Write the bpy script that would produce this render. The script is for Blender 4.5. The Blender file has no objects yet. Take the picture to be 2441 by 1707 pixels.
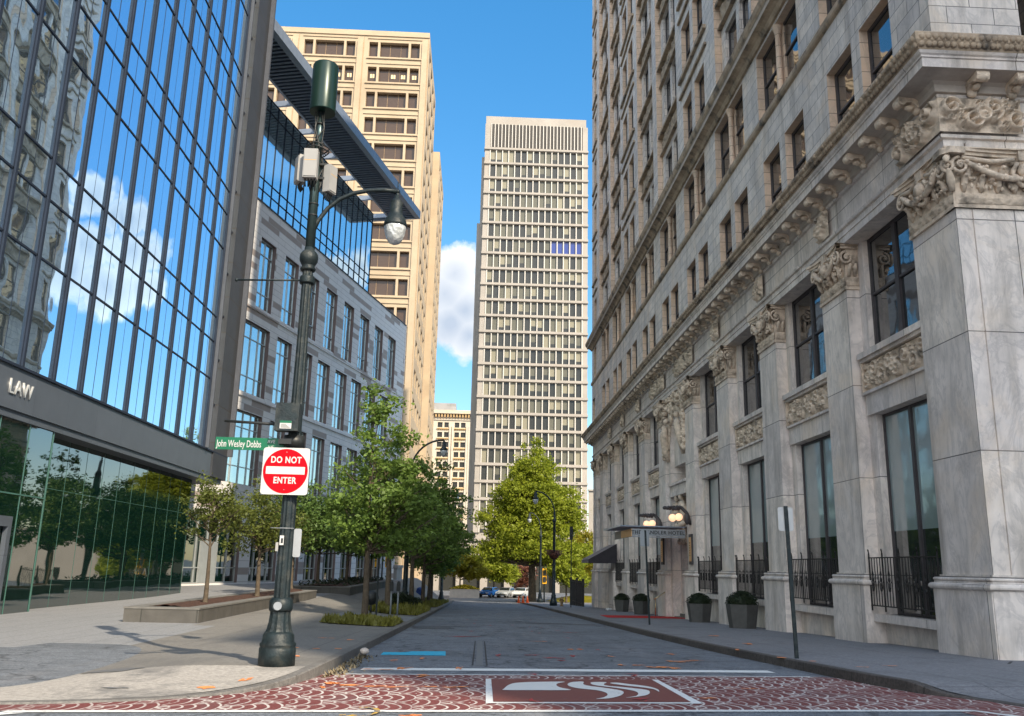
import bpy, math, random
from mathutils import Vector, Matrix
R_ = math.radians
S = bpy.context.scene
C = S.collection
# ------------------------------------------------------------------ camera
cam = bpy.data.cameras.new('camera'); cam.sensor_width = 36.0; cam.lens = 30.676
cam.clip_start = 0.1; cam.clip_end = 6000
co = bpy.data.objects.new('camera', cam); C.objects.link(co)
m = Matrix(((0.998843410, -0.031307957, -0.036491824), (-0.042764914, -0.231564424, -0.971879149), (0.021977342, 0.972315653, -0.232635485)))
m = Matrix(((0.998843410, -0.031307957, -0.036491824), (-0.042764914, -0.231564424, -0.971879149), (0.021977342, 0.972315653, -0.232635485)))
co.matrix_world = m.to_4x4()
S.camera = co
# ------------------------------------------------------------------ light
SUN_EL, SUN_ROT = R_(37), R_(148)
sund = Vector((math.sin(SUN_ROT)*math.cos(SUN_EL), math.cos(SUN_ROT)*math.cos(SUN_EL), math.sin(SUN_EL)))
sl = bpy.data.lights.new('sun', 'SUN'); sl.energy = 2.0; sl.angle = R_(0.5); sl.color = (1.0, 0.86, 0.66)
so = bpy.data.objects.new('sun', sl); C.objects.link(so)
so.rotation_euler = sund.to_track_quat('Z', 'Y').to_euler()
S.view_settings.view_transform = 'Standard'; S.view_settings.look = 'None'
S.view_settings.gamma = 1; S.view_settings.exposure = 1.88
S.cycles.max_bounces = 8
W = bpy.data.worlds.new('World'); S.world = W; W.use_nodes = True

class NT:
    def __init__(s, t): s.t = t; s.n = t.nodes; s.l = t.links
    def a(s, typ, **k):
        n = s.n.new(typ)
        for q, v in k.items():
            if q == 'ins':
                for i, x in v.items():
                    if hasattr(x, 'links') or isinstance(x, bpy.types.NodeSocket): s.l.new(x, n.inputs[i])
                    else: n.inputs[i].default_value = x
            else: setattr(n, q, v)
        return n
    def math(s, op, a, b=0.0, c=0.0, clamp=False):
        n = s.a('ShaderNodeMath', operation=op, use_clamp=clamp, ins={0: a, 1: b, 2: c}); return n.outputs[0]
    def mix(s, f, a, b):
        n = s.n.new('ShaderNodeMix'); n.data_type = 'RGBA'
        for i, x in ((0, f), (6, a), (7, b)):
            if isinstance(x, bpy.types.NodeSocket): s.l.new(x, n.inputs[i])
            else: n.inputs[i].default_value = x if i == 0 or len(x) == 4 else (*x, 1)
        return n.outputs[2]
    def noise(s, vec, sc, det=4, rough=.55, dist=0.0):
        n = s.a('ShaderNodeTexNoise'); n.inputs['Scale'].default_value = sc; n.inputs['Detail'].default_value = det
        n.inputs['Roughness'].default_value = rough; n.inputs['Distortion'].default_value = dist
        if vec is not None: s.l.new(vec, n.inputs['Vector'])
        return n.outputs[0]
    def ramp(s, f, a, b, lo=0.0, hi=1.0):
        n = s.a('ShaderNodeMapRange', ins={0: f, 1: a, 2: b, 3: lo, 4: hi}); return n.outputs[0]
    def sep(s, v):
        n = s.a('ShaderNodeSeparateXYZ', ins={0: v}); return n.outputs
    def comb(s, x, y, z=0.0):
        n = s.a('ShaderNodeCombineXYZ', ins={0: x, 1: y, 2: z}); return n.outputs[0]

# sky with clouds
w = NT(W.node_tree); bg = W.node_tree.nodes['Background']
sky = w.a('ShaderNodeTexSky'); sky.sky_type = 'NISHITA'; sky.sun_disc = False
sky.sun_elevation = SUN_EL; sky.sun_rotation = SUN_ROT; sky.air_density = 1.15; sky.dust_density = 0.3; sky.ozone_density = 3.0
tc = w.a('ShaderNodeTexCoord'); dirv = tc.outputs['Generated']
gm = w.a('ShaderNodeGamma', ins={0: sky.outputs[0], 1: .70})
hs = w.a('ShaderNodeHueSaturation', ins={'Saturation': 1.62, 'Value': .66, 'Color': gm.outputs[0]})
n1 = w.noise(dirv, 11.0, 10, .64); n2 = w.noise(dirv, 3.2, 5, .6)
vis = [((-0.0427, 0.9527, 0.301), 0.046), ((-0.0314, 0.9455, 0.3241), 0.038), ((-0.0345, 0.9624, 0.2693), 0.046), ((-0.0182, 0.9587, 0.2837), 0.042), ((-0.0126, 0.9665, 0.2562), 0.038), ((0.3715, 0.8629, 0.3427), 0.027), ((0.3608, 0.8788, 0.3122), 0.034), ((0.3963, 0.8457, 0.3575), 0.027), ((0.4046, 0.8609, 0.3084), 0.036), ((0.3905, 0.8801, 0.2701), 0.036), ((0.3571, 0.8926, 0.2753), 0.027), ((0.4189, 0.8633, 0.2816), 0.034), ((0.4214, 0.8436, 0.3328), 0.021), ((0.5546, 0.7673, 0.3222), 0.03), ((0.5772, 0.7514, 0.3199), 0.024)]
blobs = vis+[((.0, -.75, .62), .62), ((-.75, -.35, .55), .50), ((.15, .05, 1.), .42), ((-.35, -.9, .2), .4), ((.85, -.2, .4), .35), ((-.9, .25, .3), .3), ((.55, -.75, .15), .3)]  # large clouds out of frame, added as neutral fill light
acc = None
for d, r in blobs:
    dv = Vector(d).normalized()
    dn = w.a('ShaderNodeVectorMath', operation='DISTANCE'); w.l.new(dirv, dn.inputs[0]); dn.inputs[1].default_value = dv
    f = w.math('SUBTRACT', 1.0, w.math('DIVIDE', dn.outputs['Value'], r))
    acc = f if acc is None else w.math('MAXIMUM', acc, f)
cm = w.math('ADD', acc, w.math('MULTIPLY', w.math('SUBTRACT', n1, .5), 2.0))
mask = w.ramp(cm, .14, .44)
shade = w.ramp(w.math('ADD', w.math('MULTIPLY', cm, -.35), w.math('ADD', n2, w.math('MULTIPLY', n1, .9))), .55, 1.0)
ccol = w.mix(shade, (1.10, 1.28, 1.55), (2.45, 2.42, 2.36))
wisp = w.math('MULTIPLY', w.ramp(w.noise(dirv, 2.4, 7, .62, .6), .58, .8), .12)
mask2 = mask
back = w.math('ADD', 1.0, w.math('MULTIPLY', w.ramp(w.sep(dirv)[1], .1, -.8), 2.1))  # added clouds grow brighter toward the rear to lift the fill
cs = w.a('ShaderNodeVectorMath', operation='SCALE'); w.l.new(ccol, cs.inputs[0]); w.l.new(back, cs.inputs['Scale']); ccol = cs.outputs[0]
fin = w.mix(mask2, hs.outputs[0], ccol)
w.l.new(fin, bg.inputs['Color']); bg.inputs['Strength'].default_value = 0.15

# ------------------------------------------------------------------ materials
def new(name):
    mt = bpy.data.materials.new(name); mt.use_nodes = True
    t = NT(mt.node_tree); return mt, t, mt.node_tree.nodes['Principled BSDF']
def setb(b, rough=.8, metal=0., spec=.4):
    b.inputs['Roughness'].default_value = rough; b.inputs['Metallic'].default_value = metal
    b.inputs['Specular IOR Level'].default_value = spec
def bump(t, b, h, st=.3, dist=.02):
    n = t.a('ShaderNodeBump', ins={'Strength': st, 'Distance': dist, 'Height': h}); t.l.new(n.outputs[0], b.inputs['Normal'])
def mat(name, c, rough=.75, metal=0., var=.12, sc=3., bs=0., bsc=20., spec=.4, c2=None, sc2=.6):
    mt, t, b = new(name); setb(b, rough, metal, spec)
    g = t.a('ShaderNodeNewGeometry').outputs['Position']
    n = t.noise(g, sc, 5)
    lo = tuple(x*(1-var) for x in c); hi = tuple(min(1, x*(1+var)) for x in c)
    col = t.mix(t.ramp(n, .3, .7), lo, hi)
    if c2: col = t.mix(t.ramp(t.noise(g, sc2, 4), .52, .68), col, c2)
    t.l.new(col, b.inputs['Base Color'])
    if bs: bump(t, b, t.noise(g, bsc, 4), bs)
    return mt
def boxvec(t):
    g = t.a('ShaderNodeNewGeometry'); p = t.sep(g.outputs['Position']); n = t.sep(g.outputs['True Normal'])
    isx = t.math('GREATER_THAN', t.math('ABSOLUTE', n[0]), .6)
    u = t.math('ADD', t.math('MULTIPLY', isx, p[1]), t.math('MULTIPLY', t.math('SUBTRACT', 1.0, isx), p[0]))
    return t.comb(u, p[2]), g.outputs['Position'], p
def stone(name, c1, c2, mortar, bw, bh, ms=.012, vein=None, rough=.7, bias=0., var=.18, off=.5, streak=.0, bst=.5, stain=None, thresh=None):
    mt, t, b = new(name); setb(b, rough, 0, .4)
    v, pos, p = boxvec(t)
    br = t.a('ShaderNodeTexBrick'); br.offset = off
    t.l.new(v, br.inputs['Vector'])
    for k, x in (('Color1', (*c1, 1)), ('Color2', (*c2, 1)), ('Mortar', (*mortar, 1))): br.inputs[k].default_value = x
    br.inputs['Scale'].default_value = 1; br.inputs['Brick Width'].default_value = bw; br.inputs['Row Height'].default_value = bh
    br.inputs['Mortar Size'].default_value = ms; br.inputs['Mortar Smooth'].default_value = .1; br.inputs['Bias'].default_value = bias
    col = br.outputs['Color']
    if thresh:
        br.inputs['Color1'].default_value = (0, 0, 0, 1); br.inputs['Color2'].default_value = (1, 1, 1, 1); br.inputs['Mortar'].default_value = (0, 0, 0, 1)
        sel = t.math('GREATER_THAN', br.outputs['Color'], thresh)
        col = t.mix(sel, c1, c2); col = t.mix(t.math('MULTIPLY', br.outputs['Fac'], .8), col, mortar)
    n = t.ramp(t.noise(pos, 1.3, 8, .6, .4), .25, .75, 1-var, 1+var)
    hv = t.a('ShaderNodeHueSaturation'); t.l.new(col, hv.inputs['Color']); t.l.new(n, hv.inputs['Value']); col = hv.outputs[0]
    if vein:
        st = t.a('ShaderNodeVectorMath', operation='MULTIPLY', ins={0: pos}); st.inputs[1].default_value = (.5, .9, .28)
        wv = t.noise(st.outputs[0], 2.2, 9, .68, 1.6)
        vm = t.math('MULTIPLY', t.ramp(t.math('ABSOLUTE', t.math('SUBTRACT', wv, .5)), .0, .05, 1, 0), .28)
        col = t.mix(vm, col, vein)
        wm = t.math('MULTIPLY', t.ramp(t.noise(pos, .45, 6, .6, .8), .5, .72), .45)
        col = t.mix(wm, col, tuple(x*.93*y for x, y in zip(c1, (1.12, .98, .80))))
    if stain:
        sv = t.a('ShaderNodeVectorMath', operation='MULTIPLY', ins={0: pos}); sv.inputs[1].default_value = (1.6, 1.6, .18)
        sm = t.math('MULTIPLY', t.ramp(t.noise(sv.outputs[0], 1.2, 6, .65), .5, .72), stain[3])
        col = t.mix(sm, col, stain[:3])
    t.l.new(col, b.inputs['Base Color'])
    h = t.math('ADD', t.math('MULTIPLY', br.outputs['Fac'], -1.0), t.math('MULTIPLY', t.noise(pos, 14, 5), .35))
    bump(t, b, h, bst, .015)
    return mt
def glass(name, c, rough=.03, metal=0., spec=1.0, wob=.06, wsc=.5, ior=1.6, coat=0.):
    mt, t, b = new(name); setb(b, rough, metal, spec); b.inputs['IOR'].default_value = ior
    g = t.a('ShaderNodeNewGeometry').outputs['Position']
    b.inputs['Base Color'].default_value = (*c, 1); b.inputs['Coat Weight'].default_value = coat; b.inputs['Coat Roughness'].default_value = .02
    if wob:
        bump(t, b, t.noise(g, wsc, 2, .4), wob, .25)
        if coat:
            nn = [n for n in t.n if n.bl_idname == 'ShaderNodeBump'][0]; t.l.new(nn.outputs[0], b.inputs['Coat Normal'])
    return mt
def emis(name, c, st):
    mt, t, b = new(name); b.inputs['Base Color'].default_value = (*c, 1)
    b.inputs['Emission Color'].default_value = (*c, 1); b.inputs['Emission Strength'].default_value = st; return mt
def leafmat(name, c, tr=.45):
    mt, t, b = new(name); setb(b, .55, 0, .35)
    g = t.a('ShaderNodeNewGeometry'); p = g.outputs['Position']
    n = t.noise(p, .9, 3); n2 = t.noise(p, 9, 2)
    f = t.math('ADD', t.math('MULTIPLY', t.ramp(n, .3, .7), .6), t.math('MULTIPLY', t.ramp(n2, .3, .7), .4))
    col = t.mix(f, tuple(x*.6 for x in c), (min(1, c[0]*1.5), min(1, c[1]*1.32), c[2]*1.1))
    t.l.new(col, b.inputs['Base Color'])
    tl = t.a('ShaderNodeBsdfTranslucent', ins={0: col}); mx = t.a('ShaderNodeMixShader', ins={0: tr})
    t.l.new(b.outputs[0], mx.inputs[1]); t.l.new(tl.outputs[0], mx.inputs[2])
    t.l.new(mx.outputs[0], t.n['Material Output'].inputs['Surface']); return mt

M = {}
M['marble'] = stone('marble', (.76, .675, .595), (.60, .54, .51), (.12, .11, .10), 3.0, 2.62, .012, (.20, .19, .20), off=0, var=.22, stain=(.20, .175, .145, .55))
M['marble_up'] = stone('marble_courses', (.69, .615, .545), (.53, .485, .455), (.14, .13, .12), 1.15, .46, .010, (.22, .22, .23), var=.2, stain=(.18, .155, .13, .5))
M['marble_warm_lit'] = stone('marble_warm_lit', (.64, .47, .34), (.54, .41, .31), (.15, .12, .10), .9, .46, .010, (.24, .20, .16), var=.15)  # warm light on the reveals is put into this stone colour, colonnettes share it
M['carved'] = mat('carved_marble', (.62, .50, .385), .8, var=.22, sc=5, bs=1.0, bsc=11, c2=(.22, .18, .14), sc2=2.2)
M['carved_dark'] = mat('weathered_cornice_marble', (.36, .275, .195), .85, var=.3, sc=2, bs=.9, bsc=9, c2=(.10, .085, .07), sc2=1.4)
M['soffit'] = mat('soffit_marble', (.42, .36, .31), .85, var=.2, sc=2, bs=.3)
M['bronze'] = mat('dark_window_frame', (.055, .048, .05), .5, var=.15, sc=4)
M['pane'] = glass('dark_window_glass', (.012, .016, .018), .03, 0, 1.0, .05, .7, 2.0)
M['pane_low'] = glass('shop_window_glass', (.24, .30, .30), .06, 0, 1.0, .05, .7, 2.0)  # pale colour paints in both blinds and reflections on the upper panes
M['pane_inner'] = glass('shop_window_glass_dark', (.02, .028, .026), .04, 0, 1.0, .05, .7, 2.0)
M['curtain'] = glass('mirror_curtain_glass', (.58, .80, .98), .012, .95, 1.0, .06, .40, 1.8)
M['fin'] = mat('dark_metal_mullion', (.026, .036, .058), .7, .0, .1, 2, spec=.1)
M['fin_light'] = mat('grey_metal_cladding', (.085, .092, .11), .7, .0, .1, 1.5, spec=.1)
M['band'] = stone('dark_metal_band', (.085, .10, .125), (.078, .092, .115), (.06, .07, .09), 2.4, 3.0, .012, rough=.45, var=.08, off=0, bst=.2)
M['brownpanel'] = stone('brown_stone_panels', (.046, .050, .060), (.036, .040, .048), (.04, .036, .033), 2.2, 2.1, .03, off=0, var=.15)
M['lobby'] = glass('green_lobby_glass', (.003, .016, .013), .02, 0, 1.0, .04, .5, 2.1)
M['lobby_edge'] = mat('glass_edge', (.06, .14, .12), .2, 0, .05)
M['wing'] = stone('banded_limestone', (.74, .72, .71), (.38, .32, .29), (.40, .38, .37), 2.9, .48, .02, var=.06, thresh=.80, off=.37)
M['wing_reveal'] = mat('reveal_stone', (.20, .15, .145), .7, var=.1)
M['wing_glass'] = glass('wing_window_glass', (.66, .78, .80), .02, .88, 1.0, .3, .25, 1.8)
M['wing_curtain'] = glass('wing_curtain_glass', (.66, .84, .92), .02, .9, 1.0, .08, .3, 1.8)
M['lightmetal'] = mat('light_metal_bars', (.42, .45, .46), .35, .4, .06)
M['canopy'] = mat('canopy_steel', (.24, .28, .34), .5, .4, .1)
M['louvre'] = mat('canopy_louvre', (.14, .175, .23), .6, .2, .1)
M['tan'] = mat('tan_precast_concrete', (.415, .325, .22), .8, var=.08, sc=.35, bs=.2, bsc=2, c2=(.35, .265, .175), sc2=.12)
M['tan_dark'] = mat('tan_joint', (.30, .20, .11), .85)
M['tan_glass'] = glass('brown_tinted_glass', (.060, .036, .022), .25, 0, .35, .05, .2, 1.55)
M['blind'] = mat('lit_blind', (.75, .6, .35), .7)
M['tower'] = mat('pale_travertine', (.325, .295, .26), .8, var=.10, sc=.3, bs=.2, bsc=2, c2=(.31, .275, .235), sc2=.15)
M['tower_white'] = mat('white_mullion', (.50, .47, .42), .6, var=.03)
M['tower_louvre'] = mat('dark_louvre_recess', (.05, .045, .042), .7)
M['tw_dark'] = glass('tower_glass_dark', (.035, .036, .033), .2, 0, .4, 0, 1, 1.5)
M['tw_mid'] = glass('tower_glass_half_blind', (.11, .108, .085), .3, 0, .3, 0, 1, 1.5)
M['tw_light'] = glass('tower_glass_blind', (.22, .205, .15), .4, 0, .3, 0, 1, 1.5)
M['tw_blue'] = glass('tower_glass_blue_film', (.02, .04, .20), .15, 0, .6, 0, 1, 1.5)
M['orn'] = mat('cream_terracotta', (.50, .44, .35), .8, var=.1, sc=.4, c2=(.55, .40, .24), sc2=.2)
M['orn_accent'] = mat('ochre_terracotta', (.50, .33, .15), .8, var=.2)
M['grey_wall'] = mat('grey_concrete_wall', (.30, .29, .28), .85, var=.12, sc=.6, c2=(.22, .21, .2), sc2=.3)
M['green'] = mat('dark_green_paint', (.010, .018, .021), .5, .15, .35, 7, bs=.35, bsc=26, c2=(.035, .040, .038), sc2=6)
M['green_can'] = mat('green_canister_paint', (.007, .026, .020), .32, .2, .1, 4)
M['pipe'] = mat('galvanised_green_pipe', (.05, .075, .075), .3, .7, .15, 6)
M['white'] = mat('white_paint', (.50, .50, .49), .5, var=.05, sc=4)
M['radio'] = mat('pale_grey_radio_plastic', (.30, .295, .285), .5, var=.05, sc=4)
M['signred'] = mat('red_reflective_sheeting', (.42, .003, .010), .75, var=.10, sc=6, spec=.08)
M['signgreen'] = mat('green_reflective_sheeting', (.0, .115, .052), .42, var=.05, sc=5)
M['black'] = mat('black_paint', (.018, .02, .02), .45, var=.2, sc=5)
M['iron'] = mat('wrought_iron', (.02, .018, .017), .6, var=.3, sc=6)
M['metalback'] = mat('bare_aluminium_back', (.28, .30, .32), .45, .3, .06, 4)
M['globe'] = emis('glowing_globe', (1.0, .60, .36), .30)
M['glow_sign'] = mat('brass_plate', (.80, .50, .26), .35, .6, .1, 6)
M['awning'] = mat('charcoal_canvas', (.035, .03, .035), .85, var=.15, sc=3)
M['awning_top'] = mat('grey_canvas', (.20, .175, .17), .9, var=.12, sc=3)
M['redcarpet'] = mat('red_carpet', (.42, .012, .012), .95, var=.2, sc=12, bs=.4, bsc=60)
M['pot'] = mat('stone_planter', (.075, .073, .068), .7, var=.15, sc=5)
M['brass'] = mat('brass_rail', (.7, .55, .3), .25, .9, .05)
M['mulch'] = mat('bark_mulch', (.055, .026, .018), .95, var=.5, sc=14, bs=1.0, bsc=30)
M['granite'] = stone('granite_blocks', (.105, .10, .092), (.082, .078, .072), (.05, .05, .045), 1.6, 3.0, .02, var=.3, off=0, stain=(.08, .075, .065, .5))
M['granite_top'] = mat('granite_top', (.15, .145, .135), .7, var=.15, sc=4)
M['bark'] = mat('bark', (.085, .065, .045), .9, var=.3, sc=6, bs=.8, bsc=20)
M['leaf_dark'] = leafmat('leaf_oak', (.120, .205, .042), .35)
M['leaf_deep'] = leafmat('leaf_deep', (.075, .140, .035), .3)
M['leaf_olive'] = leafmat('leaf_olive', (.110, .145, .032), .4)
M['leaf_bright'] = leafmat('leaf_bright', (.26, .33, .032), .5)
M['leaf_yellow'] = leafmat('leaf_yellow', (.27, .26, .025), .5)
M['leaf_red'] = leafmat('leaf_red', (.16, .07, .05), .4)
M['box_leaf'] = leafmat('leaf_boxwood', (.018, .030, .012), .25)
M['flower'] = mat('yellow_flowers', (.70, .50, .03), .8, var=.3, sc=8)
M['planter_conc'] = mat('sunlit_concrete_planter', (.55, .47, .40), .8, var=.1)
M['carblue'] = mat('blue_car_paint', (.03, .16, .50), .25, .3, .05)
M['carsilver'] = mat('silver_car_paint', (.50, .52, .53), .28, .4, .05)
M['carwhite'] = mat('white_car_paint', (.62, .63, .62), .3, .1, .05)
M['rubber'] = mat('tyre_rubber', (.02, .02, .02), .8)
M['carglass'] = glass('car_glass', (.02, .025, .03), .05, 0, 1, 0)
M['cone'] = mat('traffic_orange', (.75, .12, .02), .6)
M['hydr'] = mat('hydrant_paint', (.20, .12, .05), .6)
M['bluebox'] = mat('blue_box_paint', (.015, .05, .20), .5)
M['signal'] = mat('signal_yellow', (.75, .38, .01), .5)
M['headlight'] = mat('headlight_lens', (.7, .72, .75), .15)
M['alu'] = mat('aluminium_letter', (.78, .78, .76), .35, .5, .03)

def asphalt():
    mt, t, b = new('asphalt'); setb(b, .82, 0, .35)
    g = t.a('ShaderNodeNewGeometry').outputs['Position']
    fine = t.noise(g, 24, 8, .8); big = t.noise(g, .35, 6, .6, .5)
    sv = t.a('ShaderNodeVectorMath', operation='MULTIPLY', ins={0: g}); sv.inputs[1].default_value = (1.2, .12, 1)
    st = t.noise(sv.outputs[0], 1.0, 7, .65)
    c = t.mix(t.ramp(fine, .36, .64), (.060, .070, .084), (.235, .255, .285))
    c = t.mix(t.math('MULTIPLY', t.ramp(big, .45, .65), .55), c, (.080, .088, .098))
    c = t.mix(t.math('MULTIPLY', t.ramp(st, .55, .72), .5), c, (.25, .245, .25))
    c = t.mix(t.math('MULTIPLY', t.ramp(t.noise(g, 3.1, 7, .72, .4), .46, .66), .6), c, (.062, .070, .080))
    c = t.mix(t.math('MULTIPLY', t.ramp(t.noise(g, 7.0, 5, .7), .58, .68), .4), c, (.27, .27, .28))
    cr = t.a('ShaderNodeTexVoronoi', feature='DISTANCE_TO_EDGE', ins={'Scale': .55})
    wv = t.a('ShaderNodeVectorMath', operation='ADD', ins={0: g}); nz = t.a('ShaderNodeTexNoise', ins={'Scale': 1.5, 'Detail': 5.})
    t.l.new(g, nz.inputs['Vector']); t.l.new(nz.outputs[1], wv.inputs[1]); t.l.new(wv.outputs[0], cr.inputs['Vector'])
    crm = t.math('MULTIPLY', t.ramp(cr.outputs['Distance'], 0, .026, 1, 0), .7)
    c = t.mix(crm, c, (.025, .025, .028))
    t.l.new(c, b.inputs['Base Color']); bump(t, b, fine, .35, .008); return mt
M['asphalt'] = asphalt()
def concrete(name, a, bb, patch, seams=None, pm=.6):
    mt, t, b = new(name); setb(b, .85, 0, .3)
    gg = t.a('ShaderNodeNewGeometry').outputs['Position']; p = t.sep(gg)
    c = t.mix(t.ramp(t.noise(gg, 16, 8, .8), .36, .64), tuple(x*.85 for x in a), tuple(x*1.08 for x in bb))
    sv = t.a('ShaderNodeVectorMath', operation='MULTIPLY', ins={0: gg}); sv.inputs[1].default_value = (.9, .5, 1)
    c = t.mix(t.math('MULTIPLY', t.ramp(t.noise(sv.outputs[0], .8, 8, .7, .8), .5, .66), pm), c, patch)
    if seams:
        br = t.a('ShaderNodeTexBrick'); br.offset = 0; t.l.new(gg, br.inputs['Vector'])
        br.inputs['Scale'].default_value = 1; br.inputs['Brick Width'].default_value = seams[0]; br.inputs['Row Height'].default_value = seams[1]
        br.inputs['Mortar Size'].default_value = .012; br.inputs['Mortar Smooth'].default_value = .2
        c = t.mix(t.math('MULTIPLY', br.outputs['Fac'], .7), c, tuple(x*.45 for x in a))
    t.l.new(c, b.inputs['Base Color']); bump(t, b, t.noise(gg, 30, 5), .25, .008); return mt
M['walk_r'] = concrete('worn_sidewalk', (.150, .150, .160), (.22, .22, .23), (.10, .10, .105), (1.8, 1.8))
M['walk_l'] = concrete('warm_sidewalk', (.155, .148, .138), (.205, .195, .18), (.105, .104, .104), (3.0, 3.0))
M['plaza'] = concrete('pale_plaza_pavers', (.20, .205, .215), (.26, .265, .275), (.16, .17, .18), (.75, .4), .35)
M['ramp'] = concrete('pale_ramp_concrete', (.27, .255, .235), (.42, .39, .355), (.13, .128, .125), None, .9)
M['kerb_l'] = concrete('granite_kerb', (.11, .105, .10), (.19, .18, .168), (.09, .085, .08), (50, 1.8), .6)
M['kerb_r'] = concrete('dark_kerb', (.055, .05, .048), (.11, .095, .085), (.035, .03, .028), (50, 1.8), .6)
def paint(name, col, wear=.45):
    mt, t, b = new(name); setb(b, .7, 0, .3)
    gg = t.a('ShaderNodeNewGeometry').outputs['Position']
    n = t.ramp(t.noise(gg, 9, 7, .7), wear, wear+.12)
    c = t.mix(n, (.14, .145, .155), col); t.l.new(c, b.inputs['Base Color']); return mt
M['pwhite'] = paint('worn_white_paint', (.66, .67, .66), .30)
M['pblue'] = paint('worn_blue_paint', (.03, .38, .58), .30)
M['pred'] = paint('faded_red_spray', (.40, .05, .05), .32)
M['porange'] = paint('orange_spray', (.78, .27, .09), .28)
M['pyellow'] = paint('yellow_spray', (.60, .36, .04), .44)
M['seam'] = paint('tar_seam', (.03, .03, .033), .30)
M['patch'] = paint('grey_patch', (.14, .15, .155), .42)
M['maroon'] = paint('maroon_panel', (.17, .055, .045), .25)
M['logo'] = paint('white_emblem_paint', (.62, .62, .60), .26)
def fans():
    mt, t, b = new('stamped_brick_fan_pattern'); setb(b, .75, 0, .3)
    gg = t.a('ShaderNodeNewGeometry').outputs['Position']; p = t.sep(gg)
    x = p[0]; y = t.math('SUBTRACT', p[1], t.math('MULTIPLY', p[0], .13))
    nx = t.math('MULTIPLY', t.math('SUBTRACT', t.noise(gg, .7, 2), .5), .25)
    LX, LY = .66, .90
    def fam(ox, oy):
        u = t.math('MULTIPLY', t.math('FRACT', t.math('DIVIDE', t.math('ADD', t.math('ADD', x, nx), ox+100*LX), LX)), LX)
        v = t.math('MULTIPLY', t.math('SUBTRACT', t.math('FRACT', t.math('DIVIDE', t.math('ADD', y, oy+100*LY), LY)), .5), LY)
        r = t.math('SQRT', t.math('ADD', t.math('MULTIPLY', u, u), t.math('MULTIPLY', t.math('MULTIPLY', v, v), 1.0)))
        wd = t.math('SUBTRACT', t.math('MULTIPLY', u, .78), t.math('ABSOLUTE', v))
        ins_ = t.math('GREATER_THAN', wd, -.02)
        k = t.math('ABSOLUTE', t.math('SUBTRACT', t.math('FRACT', t.math('DIVIDE', r, .132)), .5))
        line = t.ramp(k, .375, .435)
        edge = t.ramp(t.math('ABSOLUTE', wd), .010, .022, 1, 0)
        return ins_, t.math('MAXIMUM', line, edge)
    ia, la = fam(0, 0); ib, lb = fam(LX/2, LY/2)
    ln = t.math('ADD', t.math('MULTIPLY', ia, la), t.math('MULTIPLY', t.math('SUBTRACT', 1.0, ia), lb))
    wear = t.math('MULTIPLY', t.ramp(t.noise(gg, 7, 6, .7), .32, .46), t.ramp(t.noise(gg, .9, 5, .7), .36, .56, .35, 1))
    ln = t.math('MULTIPLY', ln, wear)
    row = t.math('ABSOLUTE', t.math('SUBTRACT', t.math('FRACT', t.math('MULTIPLY', y, 9.5)), .5))
    base = t.mix(t.ramp(t.noise(gg, 16, 5, .7), .3, .7), (.105, .024, .024), (.18, .044, .040))
    base = t.mix(t.math('MULTIPLY', t.ramp(row, .40, .46), .35), base, (.38, .24, .22))
    base = t.mix(t.math('MULTIPLY', t.ramp(t.noise(gg, 1.1, 6, .65), .5, .7), .35), base, (.13, .12, .125))
    c = t.mix(ln, base, (.56, .53, .50)); t.l.new(c, b.inputs['Base Color']); return mt
M['fans'] = fans()

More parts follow.
